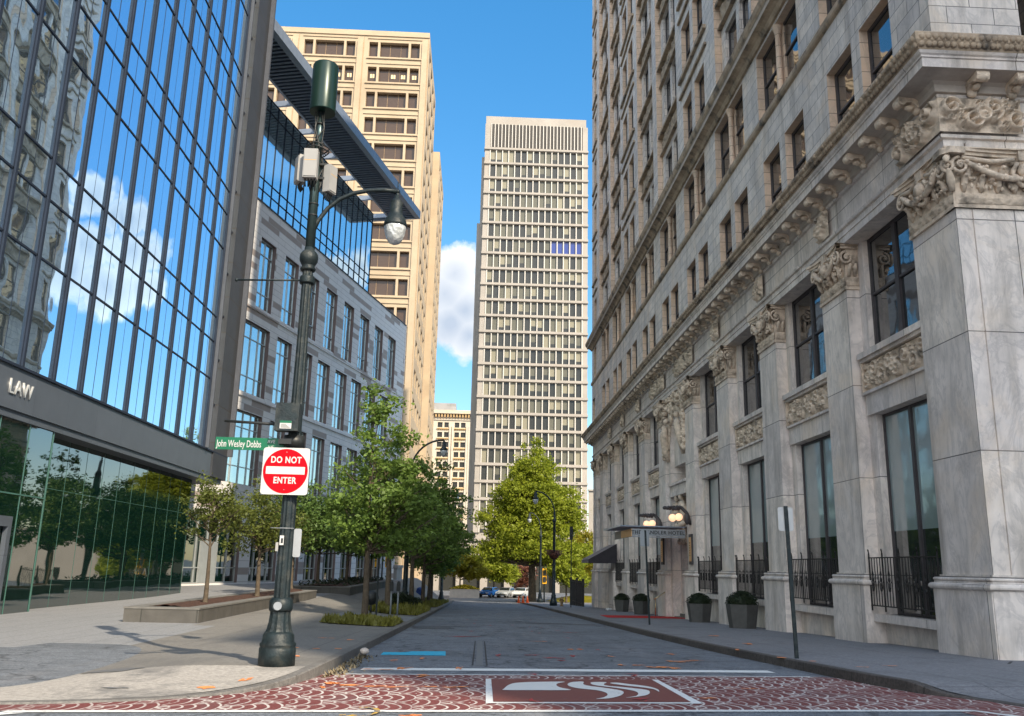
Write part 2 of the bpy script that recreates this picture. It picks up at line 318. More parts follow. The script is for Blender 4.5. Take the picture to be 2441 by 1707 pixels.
# ------------------------------------------------------------------ mesh helper
class MB:
    def __init__(s): s.v = []; s.f = []; s.m = []; s.s = []
    def vs(s, L): i = len(s.v); s.v.extend(L); return i
    def face(s, pts, mi=0, sm=False):
        i = s.vs([tuple(p) for p in pts]); s.f.append(tuple(range(i, i+len(pts)))); s.m.append(mi); s.s.append(sm); return s
    def hexa(s, c, mi=0):
        i = s.vs([tuple(p) for p in c])
        for q in ((0, 3, 2, 1), (4, 5, 6, 7), (0, 1, 5, 4), (1, 2, 6, 5), (2, 3, 7, 6), (3, 0, 4, 7)):
            s.f.append(tuple(i+k for k in q)); s.m.append(mi); s.s.append(False)
        return s
    def box(s, x0, x1, y0, y1, z0, z1, mi=0):
        return s.hexa([(x0, y0, z0), (x1, y0, z0), (x1, y1, z0), (x0, y1, z0), (x0, y0, z1), (x1, y0, z1), (x1, y1, z1), (x0, y1, z1)], mi)
    def fbox(s, F, u0, u1, v0, v1, w0, w1, mi=0):
        return s.hexa([F(u0, v0, w0), F(u1, v0, w0), F(u1, v0, w1), F(u0, v0, w1), F(u0, v1, w0), F(u1, v1, w0), F(u1, v1, w1), F(u0, v1, w1)], mi)
    def fquad(s, F, u0, u1, v0, v1, w, mi=0):
        return s.face([F(u0, v0, w), F(u1, v0, w), F(u1, v1, w), F(u0, v1, w)], mi)
    def tube(s, pts, rad, n=8, mi=0, cap=True):
        pts = [Vector(p) for p in pts]; k = len(pts)
        if not isinstance(rad, (list, tuple)): rad = [rad]*k
        rings = []; prev = None
        for i in range(k):
            d = (pts[min(i+1, k-1)]-pts[max(i-1, 0)])
            if d.length < 1e-9: d = Vector((0, 0, 1))
            d.normalize()
            if prev is None: a = d.orthogonal().normalized()
            else:
                a = prev-d*prev.dot(d)
                a = a.normalized() if a.length > 1e-6 else d.orthogonal().normalized()
            prev = a; b = d.cross(a)
            rings.append(s.vs([tuple(pts[i]+(a*math.cos(2*math.pi*j/n)+b*math.sin(2*math.pi*j/n))*rad[i]) for j in range(n)]))
        for i in range(k-1):
            for j in range(n):
                q = (j+1) % n
                s.f.append((rings[i]+j, rings[i]+q, rings[i+1]+q, rings[i+1]+j)); s.m.append(mi); s.s.append(True)
        if cap:
            s.f.append(tuple(rings[0]+j for j in reversed(range(n)))); s.f.append(tuple(rings[-1]+j for j in range(n)))
            s.m += [mi, mi]; s.s += [False, False]
        return s
    def lathe(s, cx, cy, prof, n=20, mi=0, flute=0, fa=.0):
        rings = []
        for r, z in prof:
            rings.append(s.vs([(cx+r*(1-(fa if flute and (j % 2) else 0))*math.cos(2*math.pi*j/n), cy+r*(1-(fa if flute and (j % 2) else 0))*math.sin(2*math.pi*j/n), z) for j in range(n)]))
        for i in range(len(prof)-1):
            for j in range(n):
                q = (j+1) % n
                s.f.append((rings[i]+j, rings[i]+q, rings[i+1]+q, rings[i+1]+j)); s.m.append(mi); s.s.append(not flute)
        s.f.append(tuple(rings[0]+j for j in reversed(range(n)))); s.f.append(tuple(rings[-1]+j for j in range(n)))
        s.m += [mi, mi]; s.s += [False, False]
        return s
    def ell(s, c, r, n=10, k=6, mi=0, F=None):
        if not isinstance(r, (list, tuple)): r = (r, r, r)
        g = (lambda a, b, d: (a, b, d)) if F is None else F
        top = s.vs([g(c[0], c[1], c[2]+r[2])]) if F is None else s.vs([g(c[0], c[1]+r[1], c[2])])
        rr = []
        for i in range(1, k):
            ph = math.pi*i/k
            L = []
            for j in range(n):
                th = 2*math.pi*j/n
                if F is None: L.append(g(c[0]+r[0]*math.sin(ph)*math.cos(th), c[1]+r[1]*math.sin(ph)*math.sin(th), c[2]+r[2]*math.cos(ph)))
                else: L.append(g(c[0]+r[0]*math.sin(ph)*math.cos(th), c[1]+r[1]*math.cos(ph), c[2]+r[2]*math.sin(ph)*math.sin(th)))
            rr.append(s.vs(L))
        bot = s.vs([g(c[0], c[1], c[2]-r[2])]) if F is None else s.vs([g(c[0], c[1]-r[1], c[2])])
        for j in range(n):
            q = (j+1) % n
            s.f.append((top, rr[0]+j, rr[0]+q)); s.m.append(mi); s.s.append(True)
            for i in range(len(rr)-1):
                s.f.append((rr[i]+j, rr[i+1]+j, rr[i+1]+q, rr[i]+q)); s.m.append(mi); s.s.append(True)
            s.f.append((rr[-1]+j, bot, rr[-1]+q)); s.m.append(mi); s.s.append(True)
        return s
    def grid(s, fn, nu, nv, mi=0, sm=True):
        i0 = s.vs([tuple(fn(a/nu, b/nv)) for b in range(nv+1) for a in range(nu+1)])
        for b in range(nv):
            for a in range(nu):
                q = i0+b*(nu+1)+a
                s.f.append((q, q+1, q+nu+2, q+nu+1)); s.m.append(mi); s.s.append(sm)
        return s
    def sweep(s, prof, path, mi=0):
        """profile of (outward, z) points swept along path of (point, outward dir) pairs in plan"""
        rings = [s.vs([(p[0]+d[0]*o, p[1]+d[1]*o, z) for o, z in prof]) for p, d in path]
        k = len(prof)
        for i in range(len(path)-1):
            for j in range(k-1):
                s.f.append((rings[i]+j, rings[i+1]+j, rings[i+1]+j+1, rings[i]+j+1)); s.m.append(mi if isinstance(mi, int) else mi[j]); s.s.append(False)
        return s
    def prism(s, poly, F, w0, w1, mi=0):
        n = len(poly)
        a = s.vs([tuple(F(u, v, w0)) for u, v in poly]); b = s.vs([tuple(F(u, v, w1)) for u, v in poly])
        s.f.append(tuple(a+i for i in range(n))); s.f.append(tuple(b+i for i in reversed(range(n)))); s.m += [mi, mi]; s.s += [False, False]
        for i in range(n):
            q = (i+1) % n; s.f.append((a+i, a+q, b+q, b+i)); s.m.append(mi); s.s.append(False)
        return s
    def wall(s, F, u0, u1, v0, v1, w, ops, mi=0, depth=.2, rmi=None):
        """flat wall with rectangular openings; ops = (u0,u1,v0,v1[,depth])"""
        us = sorted(set([u0, u1]+[round(x, 4) for o in ops for x in o[:2] if u0 < x < u1]))
        vs = sorted(set([v0, v1]+[round(x, 4) for o in ops for x in o[2:4] if v0 < x < v1]))
        for i in range(len(us)-1):
            uc = (us[i]+us[i+1])/2; run = None
            for j in range(len(vs)-1):
                vc = (vs[j]+vs[j+1])/2
                hole = any(o[0] < uc < o[1] and o[2] < vc < o[3] for o in ops)
                if not hole:
                    if run is None: run = vs[j]
                if hole or j == len(vs)-2:
                    end = vs[j] if hole else vs[j+1]
                    if run is not None: s.fquad(F, us[i], us[i+1], run, end, w, mi); run = None
        rm = mi if rmi is None else rmi
        for o in ops:
            d = o[4] if len(o) > 4 else depth
            a, b, c, e = o[:4]
            s.face([F(a, c, w), F(a, e, w), F(a, e, w-d), F(a, c, w-d)], rm)
            s.face([F(b, c, w), F(b, e, w), F(b, e, w-d), F(b, c, w-d)], rm)
            s.face([F(a, c, w), F(b, c, w), F(b, c, w-d), F(a, c, w-d)], rm)
            s.face([F(a, e, w), F(b, e, w), F(b, e, w-d), F(a, e, w-d)], rm)
        return s
    def build(s, name, mats, parent=None, **tags):
        me = bpy.data.meshes.new(name); me.from_pydata(s.v, [], s.f)
        if not isinstance(mats, (list, tuple)): mats = [mats]
        for x in mats: me.materials.append(M[x] if isinstance(x, str) else x)
        me.polygons.foreach_set('material_index', s.m); me.polygons.foreach_set('use_smooth', s.s); me.update()
        o = bpy.data.objects.new(name, me); C.objects.link(o)
        if parent is not None: par(o, parent)
        for k, v in tags.items(): o[k] = v
        return o
def par(o, p):
    o.parent = p
    if p.type == 'EMPTY': o.matrix_parent_inverse = Matrix.Translation(-p.location)
def thing(name, label, cat, loc=(0, 0, 0), group=None):
    e = bpy.data.objects.new(name, None); C.objects.link(e); e.location = loc; e.empty_display_size = .3
    e['label'] = label; e['category'] = cat
    if group: e['group'] = group
    return e
def tag(o, label, cat, group=None):
    o['label'] = label; o['category'] = cat
    if group: o['group'] = group
    return o
def struct(mb, name, mats): return mb.build(name, mats, kind='structure')
def dup(root, loc, rz=0., label=None, sc=1.0):
    r = root.copy(); C.objects.link(r); r.location = loc; r.rotation_euler = (0, 0, rz); r.scale = (sc,)*3
    if label: r['label'] = label
    for ch in root.children:
        c = ch.copy(); C.objects.link(c); c.parent = r
        for g in ch.children: d = g.copy(); C.objects.link(d); d.parent = c
    return r
def text(name, body, size, loc, rot, mt, parent=None, sx=1.0, ext=.004, bold=.0, align='CENTER', sp=1.0, **tags):
    cu = bpy.data.curves.new(name, 'FONT'); cu.body = body; cu.size = size; cu.extrude = ext; cu.offset = bold
    cu.align_x = align; cu.align_y = 'CENTER'; cu.space_character = sp
    o = bpy.data.objects.new('tmp', cu); C.objects.link(o)
    dg = bpy.context.evaluated_depsgraph_get(); me = bpy.data.meshes.new_from_object(o.evaluated_get(dg))
    bpy.data.objects.remove(o); me.name = name
    mm = Matrix.Translation(loc) @ rot.to_4x4() @ Matrix.Diagonal((sx, 1, 1, 1)); me.transform(mm)
    me.materials.clear(); me.materials.append(M[mt])
    o = bpy.data.objects.new(name, me); C.objects.link(o)
    if parent is not None: par(o, parent)
    for k, v in tags.items(): o[k] = v
    return o
ROTX = Matrix.Rotation(R_(90), 3, 'X')                      # faces -Y
ROTW = Matrix.Rotation(R_(90), 3, 'Z') @ ROTX               # faces +X
ROTE = Matrix.Rotation(R_(-90), 3, 'Z') @ ROTX              # faces -X

# ------------------------------------------------------------------ ground
def gr(y): return -1.25-.0275*min(max(y, 0), 112)
def sw(y): return gr(y)+.15
def sstep(x): x = min(max(x, 0), 1); return x*x*(3-2*x)
def lw(x, y):
    k = sstep((-x-3.6)/4.2)
    return sw(y)*(1-k)+(-1.80+.18*sstep((y-42)/14))*k
def gh(x, y, h=0):   # marking height on road
    return gr(y)+h
mb = MB()
for y0, y1 in ((-500, 0), (0, 112), (112, 4000)):
    mb.face([(-2500, y0, gr(y0)-.03), (2500, y0, gr(y0)-.03), (2500, y1, gr(y1)-.03), (-2500, y1, gr(y1)-.03)])
struct(mb, 'ground', 'asphalt')
mb = MB()
ys = [-60, 0]+list(range(4, 112, 4))+[112, 118]
for a, b in zip(ys, ys[1:]): mb.face([(-9 if b > 14 else -60, a, gr(a)), (10 if b > 14 else 60, a, gr(a)), (10 if b > 14 else 60, b, gr(b)), (-9 if b > 14 else -60, b, gr(b))])
struct(mb, 'road', 'asphalt')
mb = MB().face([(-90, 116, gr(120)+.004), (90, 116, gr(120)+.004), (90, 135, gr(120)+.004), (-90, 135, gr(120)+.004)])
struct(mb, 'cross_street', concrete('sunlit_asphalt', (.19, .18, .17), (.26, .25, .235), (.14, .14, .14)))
# right sidewalk + kerb
KR = [(5.6, 118), (5.75, 90), (5.75, 70), (5.6, 45), (5.55, 30), (5.65, 22), (5.85, 17.8), (6.0, 14.9), (6.12, 13.5), (6.32, 12.5), (6.72, 11.95), (6.93, 11.1), (7.15, 9.5), (7.6, 7)]
def refine(P, n=4):
    out = []
    for i in range(len(P)-1):
        p0 = P[max(i-1, 0)]; p1 = P[i]; p2 = P[i+1]; p3 = P[min(i+2, len(P)-1)]
        for j in range(n):
            t = j/n
            out.append(tuple(.5*((2*p1[k])+(-p0[k]+p2[k])*t+(2*p0[k]-5*p1[k]+4*p2[k]-p3[k])*t*t+(-p0[k]+3*p1[k]-3*p2[k]+p3[k])*t**3) for k in (0, 1)))
    out.append(P[-1]); return out
KRr = refine(KR)
def kerb(path, side, hfun, drop=None):
    mb = MB(); n = len(path); nr = []
    for i, (x, y) in enumerate(path):
        x0, y0 = path[max(i-1, 0)]; x1, y1 = path[min(i+1, n-1)]
        d = Vector((x1-x0, y1-y0)).normalized(); nr.append(Vector((-d.y, d.x))*side)
    prev = None
    for (x, y), nn in zip(path, nr):
        zb = gr(y)-.05; zt = hfun(x, y)+.003
        a = s_ = [(x, y, zb), (x+nn.x*.015, y+nn.y*.015, zt-.012), (x+nn.x*.03, y+nn.y*.03, zt), (x+nn.x*.17, y+nn.y*.17, zt), (x+nn.x*.17, y+nn.y*.17, zb)]
        if prev:
            for j in range(4): mb.face([prev[j], a[j], a[j+1], prev[j+1]])
        prev = a
    return mb, [(x+q.x*.16, y+q.y*.16) for (x, y), q in zip(path, nr)]
def hR(x, y):
    k = sstep((13.0-y)/1.0)*sstep((9.5-x)/2.5)
    return sw(y)*(1-k)+(gr(y)+.012)*k
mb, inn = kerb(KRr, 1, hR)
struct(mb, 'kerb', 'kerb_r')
mb = MB()
for (x0, y0), (x1, y1) in zip(inn, inn[1:]):
    xs_ = [0, .3, .6, 1]
    for a, b in zip(xs_, xs_[1:]):
        P = []
        for (x, y), q in (((x0, y0), a), ((x0, y0), b), ((x1, y1), b), ((x1, y1), a)):
            xx = x+((14 if y0 < 80 else 30)-x)*q; P.append((xx, y, hR(xx, y)))
        mb.face(P)
mb.face([(14, 7, sw(7)), (60, 7, sw(7)), (60, 18.5, sw(18.5)), (14, 18.5, sw(18.5))])
struct(mb, 'sidewalk', 'walk_r')
# left sidewalk + kerb
KL = [(-30, 9.3), (-14, 9.45), (-8, 9.55), (-5.3, 9.85), (-4.0, 10.25), (-3.1, 10.9), (-2.5, 11.9), (-2.25, 13.2), (-2.2, 15), (-2.2, 20), (-2.15, 40), (-2.15, 80), (-2.3, 112)]
KLr = refine(KL)
def hL(x, y):
    if y > 14: return lw(x, y)
    k = sstep((13.4-y)/2.6)
    kk = sstep((y-9.3-1.2*0)/3.2)
    rampz = gr(y)+.02
    return rampz*(1-kk)+lw(x, y)*kk if x < -2.6 or y < 13 else sw(y)*(1-k*.85)+rampz*k*.85
def hLk(x, y):
    if y >= 14: return sw(y)
    k = sstep((14-y)/3.5); return (gr(y)+.15)*(1-k)+(gr(y)+.018)*k
def hLL(x, y):
    base = lw(x, y)
    if y >= 14: return base
    k = sstep((14.0-y)/3.8); return base*(1-k)+(gr(y)+.018)*k
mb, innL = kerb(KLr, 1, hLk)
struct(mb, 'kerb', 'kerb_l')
def interp(path, y, minx=-99):
    best = None
    for (x0, y0), (x1, y1) in zip(path, path[1:]):
        if (y0-y)*(y1-y) <= 0 and y0 != y1: best = x0+(x1-x0)*(y-y0)/(y1-y0)
    return best if best is not None else path[-1][0]
def ground_strip(y0, y1, ny, xleft, xr, matn, name, nx=26, h=hLL, dz=0.):
    mb = MB()
    def fn(a, b):
        y = y0+(y1-y0)*b; xe = xr(y); x = xleft+(xe-xleft)*a; return (x, y, h(x, y)+dz)
    mb.grid(fn, nx, ny, sm=False); return struct(mb, name, matn)
xk = lambda y: interp(innL, y)
ground_strip(9.42, 13.5, 60, -30, xk, 'ramp', 'corner_ramp', 90)
ground_strip(13.5, 26, 40, -7.2, xk, 'walk_l', 'sidewalk', 24)
ground_strip(26, 118, 40, -7.9, xk, 'walk_l', 'sidewalk', 8)
ground_strip(13.5, 26, 24, -40, lambda y: -7.2, 'plaza', 'plaza', 80)
def hP(x, y): return lw(x, y)
ground_strip(26, 100, 20, -45, lambda y: -7.9, 'plaza', 'plaza', 30)

# crosswalk sheets (shear follows the crossing street)
SH = .13
def xw(x0, x1, y0, y1, h, matn, name, n=40, x2=None, clip=True):
    mb = MB()
    for i in range(n):
        a = x0+(x1-x0)*i/n; b = x0+(x1-x0)*(i+1)/n
        mb.face([(a, y0+SH*a, gr(y0+SH*a)+h), (b, y0+SH*b, gr(y0+SH*b)+h), (b, y1+SH*b, gr(y1+SH*b)+h), (a, y1+SH*a, gr(y1+SH*a)+h)])
    return struct(mb, name, matn)
# paved area: clipped to the kerbs by following them
mb = MB()
def xcl(y):  # left kerb x
    return interp(KLr, y)
def yL(x):
    best = 9.3
    for (x0, y0), (x1, y1) in zip(KLr, KLr[1:]):
        if (x0-x)*(x1-x) <= 0 and x0 != x1 and y0 < 14: best = y0+(y1-y0)*(x-x0)/(x1-x0)
    return best
def yR(x):
    best = -99
    for (x0, y0), (x1, y1) in zip(KRr, KRr[1:]):
        if (x0-x)*(x1-x) <= 0 and x0 != x1 and y0 < 26: best = y0+(y1-y0)*(x-x0)/(x1-x0)
    return best
YB, YT = 10.08, 14.28
xs = [-14+i*.25 for i in range(120)]
for a, b in zip(xs, xs[1:]):
    def top(x):
        t_ = YT+SH*x
        if x < -2.3: t_ = min(t_, yL(x)-.01)
        if x > 5.3 and yR(x) > 0: t_ = min(t_, yR(x)-.01)
        if x > 7.3: t_ = 0
        return t_
    def bot(x): return min(YB+SH*x, top(x)) if -5 < x < 5.95 else 7.2
    ta, tb, ba, bb = top(a), top(b), bot(a), bot(b)
    if x_ok := (ta > ba+.02 or tb > bb+.02):
        mb.face([(a, ba, gr(ba)+.004), (b, bb, gr(bb)+.004), (b, tb, gr(tb)+.004), (a, ta, gr(ta)+.004)])
struct(mb, 'crosswalk_paving', 'fans')
xw(-4.6, 5.95, YB-.13, YB+.02, .008, 'pwhite', 'crosswalk_line')
xw(-1.9, 5.6, YT-.06, YT+.02, .008, 'pwhite', 'crosswalk_line')
xw(-1.75, 5.25, 14.98, 15.42, .006, 'pwhite', 'stop_line')
mb = MB().face([(-4.6, 9.35, gr(9.4)+.009), (-4.35, 9.35, gr(9.4)+.009), (-6.6, 7.0, gr(7)+.009), (-7.0, 7.0, gr(7)+.009)])
struct(mb, 'crosswalk_line', 'pwhite')
mb = MB().face([(5.95, 10.72, gr(10.7)+.009), (5.95, 10.87, gr(10.8)+.009), (6.75, 9.6, gr(9.6)+.009), (6.6, 9.4, gr(9.4)+.009)])
struct(mb, 'crosswalk_line', 'pwhite')
def poly(P, h, mi=0, mb=None):
    mb = mb or MB(); mb.face([(x, y, gr(y)+h) for x, y in P], mi); return mb
pn = [(.19, 10.72), (2.80, 11.03), (2.86, 13.98), (.23, 13.64)]
mb = poly(pn, .009); struct(mb, 'emblem_border', 'pwhite')
mb = poly([(.28, 10.84), (2.68, 11.13), (2.76, 13.93), (.31, 13.60)], .013); struct(mb, 'emblem_panel', 'maroon')
L1 = [(0.456, 12.252), (0.54, 12.752), (0.66, 13.031), (0.925, 13.201), (1.359, 13.313), (1.253, 13.08), (1.202, 12.829), (1.224, 12.502), (1.331, 12.206), (0.85, 12.115), (0.459, 12.069)]
L2 = [(1.643, 13.363), (1.487, 13.299), (1.385, 13.032), (1.37, 12.722), (1.461, 12.445), (1.677, 12.244), (1.76, 12.002), (1.751, 11.713), (1.66, 11.427), (1.541, 11.252), (1.709, 11.328), (1.878, 11.593), (2.0, 11.965), (2.005, 12.265), (1.842, 12.554), (1.646, 12.802), (1.601, 13.016)]
L3 = [(1.767, 13.312), (1.721, 13.037), (1.792, 12.826), (2.032, 12.536), (2.185, 12.217), (2.181, 11.92), (2.094, 11.625), (1.931, 11.425), (2.098, 11.557), (2.273, 11.79), (2.366, 12.094), (2.374, 12.4), (2.126, 12.681), (1.921, 12.847), (1.899, 13.067), (1.977, 13.348)]
L4 = [(2.012, 13.21), (2.17, 12.94), (2.352, 12.751), (2.498, 12.499), (2.508, 12.191), (2.552, 12.508), (2.483, 12.873), (2.275, 13.131), (2.122, 13.319)]
def smooth(P, n=4):
    out = []; k = len(P)
    for i in range(k):
        p0, p1, p2, p3 = P[i-1], P[i], P[(i+1) % k], P[(i+2) % k]
        for j in range(n):
            t = j/n; out.append(tuple(.5*((2*p1[q])+(-p0[q]+p2[q])*t+(2*p0[q]-5*p1[q]+4*p2[q]-p3[q])*t*t+(-p0[q]+3*p1[q]-3*p2[q]+p3[q])*t**3) for q in (0, 1)))
    return out
mb = MB()
for L in (L1, L2, L3, L4): poly(smooth(L), .018, 0, mb)
struct(mb, 'road_emblem', 'logo')
# spray marks, patches, seams
rnd = random.Random(4)
def blot(mb, cx, cy, lx, ly, ang=0, mi=0, n=12, h=.01, onw=False):
    if n == 12 and max(lx, ly) > .15:
        for _ in range(4):
            a_ = rnd.uniform(-.5, .5)
            blot(mb, cx+rnd.uniform(-.6, .6)*lx, cy+rnd.uniform(-.6, .6)*ly, lx*rnd.uniform(.2, .55), ly*rnd.uniform(.2, .6), ang+a_, mi, 9, h, onw)
        return
    P = []
    for i in range(n):
        a = 2*math.pi*i/n; k = rnd.uniform(.55, 1.2)
        x = math.cos(a)*lx*k; y = math.sin(a)*ly*k
        px, py = cx+x*math.cos(ang)-y*math.sin(ang), cy+x*math.sin(ang)+y*math.cos(ang)
        P.append((px, py, (hLL(px, py) if onw == 'L' else hR(px, py) if onw else gr(py))+h))
    mb.face(P, mi)
mb = MB()
blot(mb, .55, 18.6, .06, .45, .1); blot(mb, 2.1, 18.9, .07, .5, -.2); blot(mb, 1.55, 18.2, .35, .13, .1); blot(mb, 1.25, 18.9, .3, .08, 0); blot(mb, 1.75, 17.6, .1, .2, .4)
for _ in range(16): blot(mb, rnd.uniform(-.5, 3), rnd.uniform(21, 45), .07, .25, rnd.uniform(-.5, .5))
blot(mb, 1.0, 14.6, .05, .35, .5, h=.012); blot(mb, 2.6, 14.75, .06, .45, -.5, h=.012); blot(mb, .75, 10.9, .05, .4, .3, h=.024); blot(mb, 2.1, 11.2, .05, .35, -.5, h=.024)
blot(mb, -.2, 26, .8, .12, 0); blot(mb, 3.1, 30, .7, .12, 0)
struct(mb, 'red_spray_marks', 'pred')
mb = MB()
for q in [(3.3, 16.3, .3, .2, 0), (3.1, 16.7, .25, .1, 0), (3.6, 16.2, .1, .3, .3), (2.75, 16.6, .07, .3, .4), (4.3, 18.0, .45, .12, 0), (4.0, 17.8, .2, .25, .3), (4.6, 18.2, .3, .1, 0), (2.9, 19, .05, .3, .2), (4.4, 20, .08, .3, .6), (2.4, 21, .2, .2, 0), (1.8, 24.2, .3, .15, 0), (-1.1, 15.2, .12, .5, -.5), (-.2, 15.4, .07, .35, -.3), (-1.4, 16.8, .06, .3, -.7), (-.9, 17.4, .1, .2, 0), (-1.9, 12.6, .16, .35, .2), (-1.6, 12.4, .14, .1, .2), (-1.1, 12.3, .55, .06, .1), (-.4, 12.4, .5, .07, .1), (-1.9, 12.1, .06, .22, .3), (-.7, 14.0, .1, .3, -.6), (-1.5, 14.9, .3, .1, .3), (3.0, 11.6, .3, .05, 0), (3.9, 12.9, .35, .06, 0), (-.6, 9.6, .2, .12, .2), (2.6, 9.4, .1, .3, .3)]:
    blot(mb, *q, h=.013)
for q in [(-2.9, 12.1, .09, .22, -.3, 0), (-3.2, 11.4, .12, .12, 0, 0)]: blot(mb, *q, h=.007, onw='L')
for q in [(-2.9, 15.4, .06, .15, .6), (-2.5, 17.4, .07, .1, 0), (-2.9, 17.3, .10, .08, 0), (-3.3, 17.5, .05, .12, .5), (-2.7, 20.5, .1, .15, 0), (-3.3, 21, .2, .1, 0)]: blot(mb, q[0], q[1], q[2], q[3], q[4], h=.007, onw='L')
for q in [(6.6, 15.2, .16, .07, .1), (7.3, 15.6, .22, .06, -.2), (6.2, 16.4, .08, .06, 0), (5.75, 19.5, .12, .3, 0), (6.8, 22, .2, .3, 0), (6.9, 26, .3, .35, 0), (5.9, 17.2, .1, .15, .3)]: blot(mb, q[0], q[1], q[2], q[3], q[4], h=.012, onw='R')
struct(mb, 'orange_spray_marks', 'porange')
mb = MB()
P = [(-1.15+.17*math.cos(a), 9.75+.35*math.sin(a)) for a in [i*.5 for i in range(-3, 5)]]
for a, b in zip(P, P[1:]): mb.face([(a[0], a[1], gr(a[1])+.016), (b[0], b[1], gr(b[1])+.016), (b[0]+.05, b[1]+.05, gr(b[1])+.016), (a[0]+.05, a[1]+.05, gr(a[1])+.016)])
blot(mb, -1.2, 9.45, .16, .1, 0, h=.018)
struct(mb, 'yellow_spray_marks', 'pyellow')
mb = poly([(-1.78, 18.2), (-1.3, 18.25), (-.50, 18.3), (-.54, 19.6), (-1.25, 19.4), (-1.35, 19.1), (-1.8, 19.0)], .006); struct(mb, 'blue_paint_patch', 'pblue')
mb = poly([(.09, 16.05), (.22, 16.05), (.29, 23.8), (.16, 23.8)], .005); struct(mb, 'grey_trench_patch', 'patch')
mb = MB()
poly([(.02, 16.05), (.05, 16.05), (.12, 23.8), (.09, 23.8)], .006, 0, mb); poly([(.27, 16.05), (.30, 16.05), (.36, 23.8), (.33, 23.8)], .006, 0, mb)
poly([(-2.1, 32.0), (.3, 33.2), (.3, 33.5), (-2.1, 32.5)], .006, 0, mb); poly([(-2.0, 30.8), (-.6, 31.5), (-.6, 31.9), (-2.0, 31.4)], .006, 0, mb)
poly([(2.3, 38.3), (5.2, 37.6), (5.2, 38.2), (2.3, 38.8)], .006, 0, mb); pass
for _ in range(14):
    x, y = rnd.uniform(-1.8, 4.6), rnd.uniform(17, 80); blot(mb, x, y, rnd.uniform(.1, .5), rnd.uniform(.1, .5), rnd.uniform(0, 3), h=.005)
mb.face([(6.85, 12.3, hR(6.85, 12.3)+.012), (6.89, 12.27, hR(6.89, 12.27)+.012), (10.45, 17.3, sw(17.3)+.012), (10.4, 17.32, sw(17.3)+.012)])
struct(mb, 'tar_seams', 'seam')
mb = MB()
for _ in range(420):
    y = rnd.uniform(13.4, 17.8); x = -2.18+abs(rnd.gauss(0, .14))+.03; z = gr(y)+.006; a = rnd.uniform(0, 6.28); h = rnd.uniform(.01, .07); q = .02
    mb.face([(x-q*math.sin(a), y+q*math.cos(a), z), (x+q*math.sin(a), y-q*math.cos(a), z), (x+.05*math.cos(a), y+.05*math.sin(a), z+h)])
mb.build('dead_grass', concrete('dead_grass', (.16, .13, .08), (.26, .21, .13), (.10, .08, .05)), kind='stuff')
mb = MB(); blot(mb, -5.1, 13.35, .42, .34, .1, h=.007, onw='L', n=18); blot(mb, -6.2, 12.1, .5, .12, .1, h=.007, onw='L'); blot(mb, -4.2, 11.3, .3, .07, .1, h=.007, onw='L')
struct(mb, 'pavement_stains', paint('pavement_stain', (.13, .128, .125), .42))
# the white rock by the kerb
mb = MB().ell((-2.02, 17.5, sw(17.5)-.04), (.09, .12, .06), 9, 6)
for i, v in enumerate(mb.v): mb.v[i] = tuple(c+rnd.uniform(-.012, .012) for c in v)
tag(mb.build('rock', M['planter_conc']), 'small pale rock lying against the left kerb above the crosswalk', 'rock')


# ------------------------------------------------------------------ carved relief helper
def scrollfield(u, v, W_, H_, seed):
    r = random.Random(seed); cs = []
    n = max(2, int(W_/(H_*.55)))
    for i in range(n):
        x = (i+.5)*W_/n
        cs.append((x, H_*(.5+.16*(-1)**i), H_*.36, 1 if i % 2 else -1, r.uniform(0, 6)))
    cs.append((W_/2, H_*.5, H_*.30, 0, 0))
    for _ in range(n*5): cs.append((r.uniform(.05, .95)*W_, r.uniform(.08, .92)*H_, H_*r.uniform(.08, .16), r.choice((-1, 1)), r.uniform(0, 6)))
    def h(x, y):
        best = 0
        for cx, cy, R, sg, ph in cs:
            dx, dy = x-cx, y-cy; d = math.hypot(dx, dy)
            if d > R*1.15: continue
            th = math.atan2(dy, dx)
            if sg == 0: q = (.75+.25*math.cos(d/R*9))*max(0, 1-(d/R)**4)
            else: q = (.5+.5*math.cos(2*math.pi*d/(R*.55)-sg*th+ph))*max(0, 1-(d/(R*1.15))**3)
            best = max(best, q)
        return best
    return h
def relief(mb, F, u0, u1, v0, v1, w0, amp, nu, nv, seed, mi=0):
    h = scrollfield(0, 0, u1-u0, v1-v0, seed)
    def fn(a, b):
        e = 1 if .02 < a < .98 and .04 < b < .96 else 0
        return F(u0+(u1-u0)*a, v0+(v1-v0)*b, w0+amp*h(a*(u1-u0), b*(v1-v0))*e)
    mb.grid(fn, nu, nv, mi)
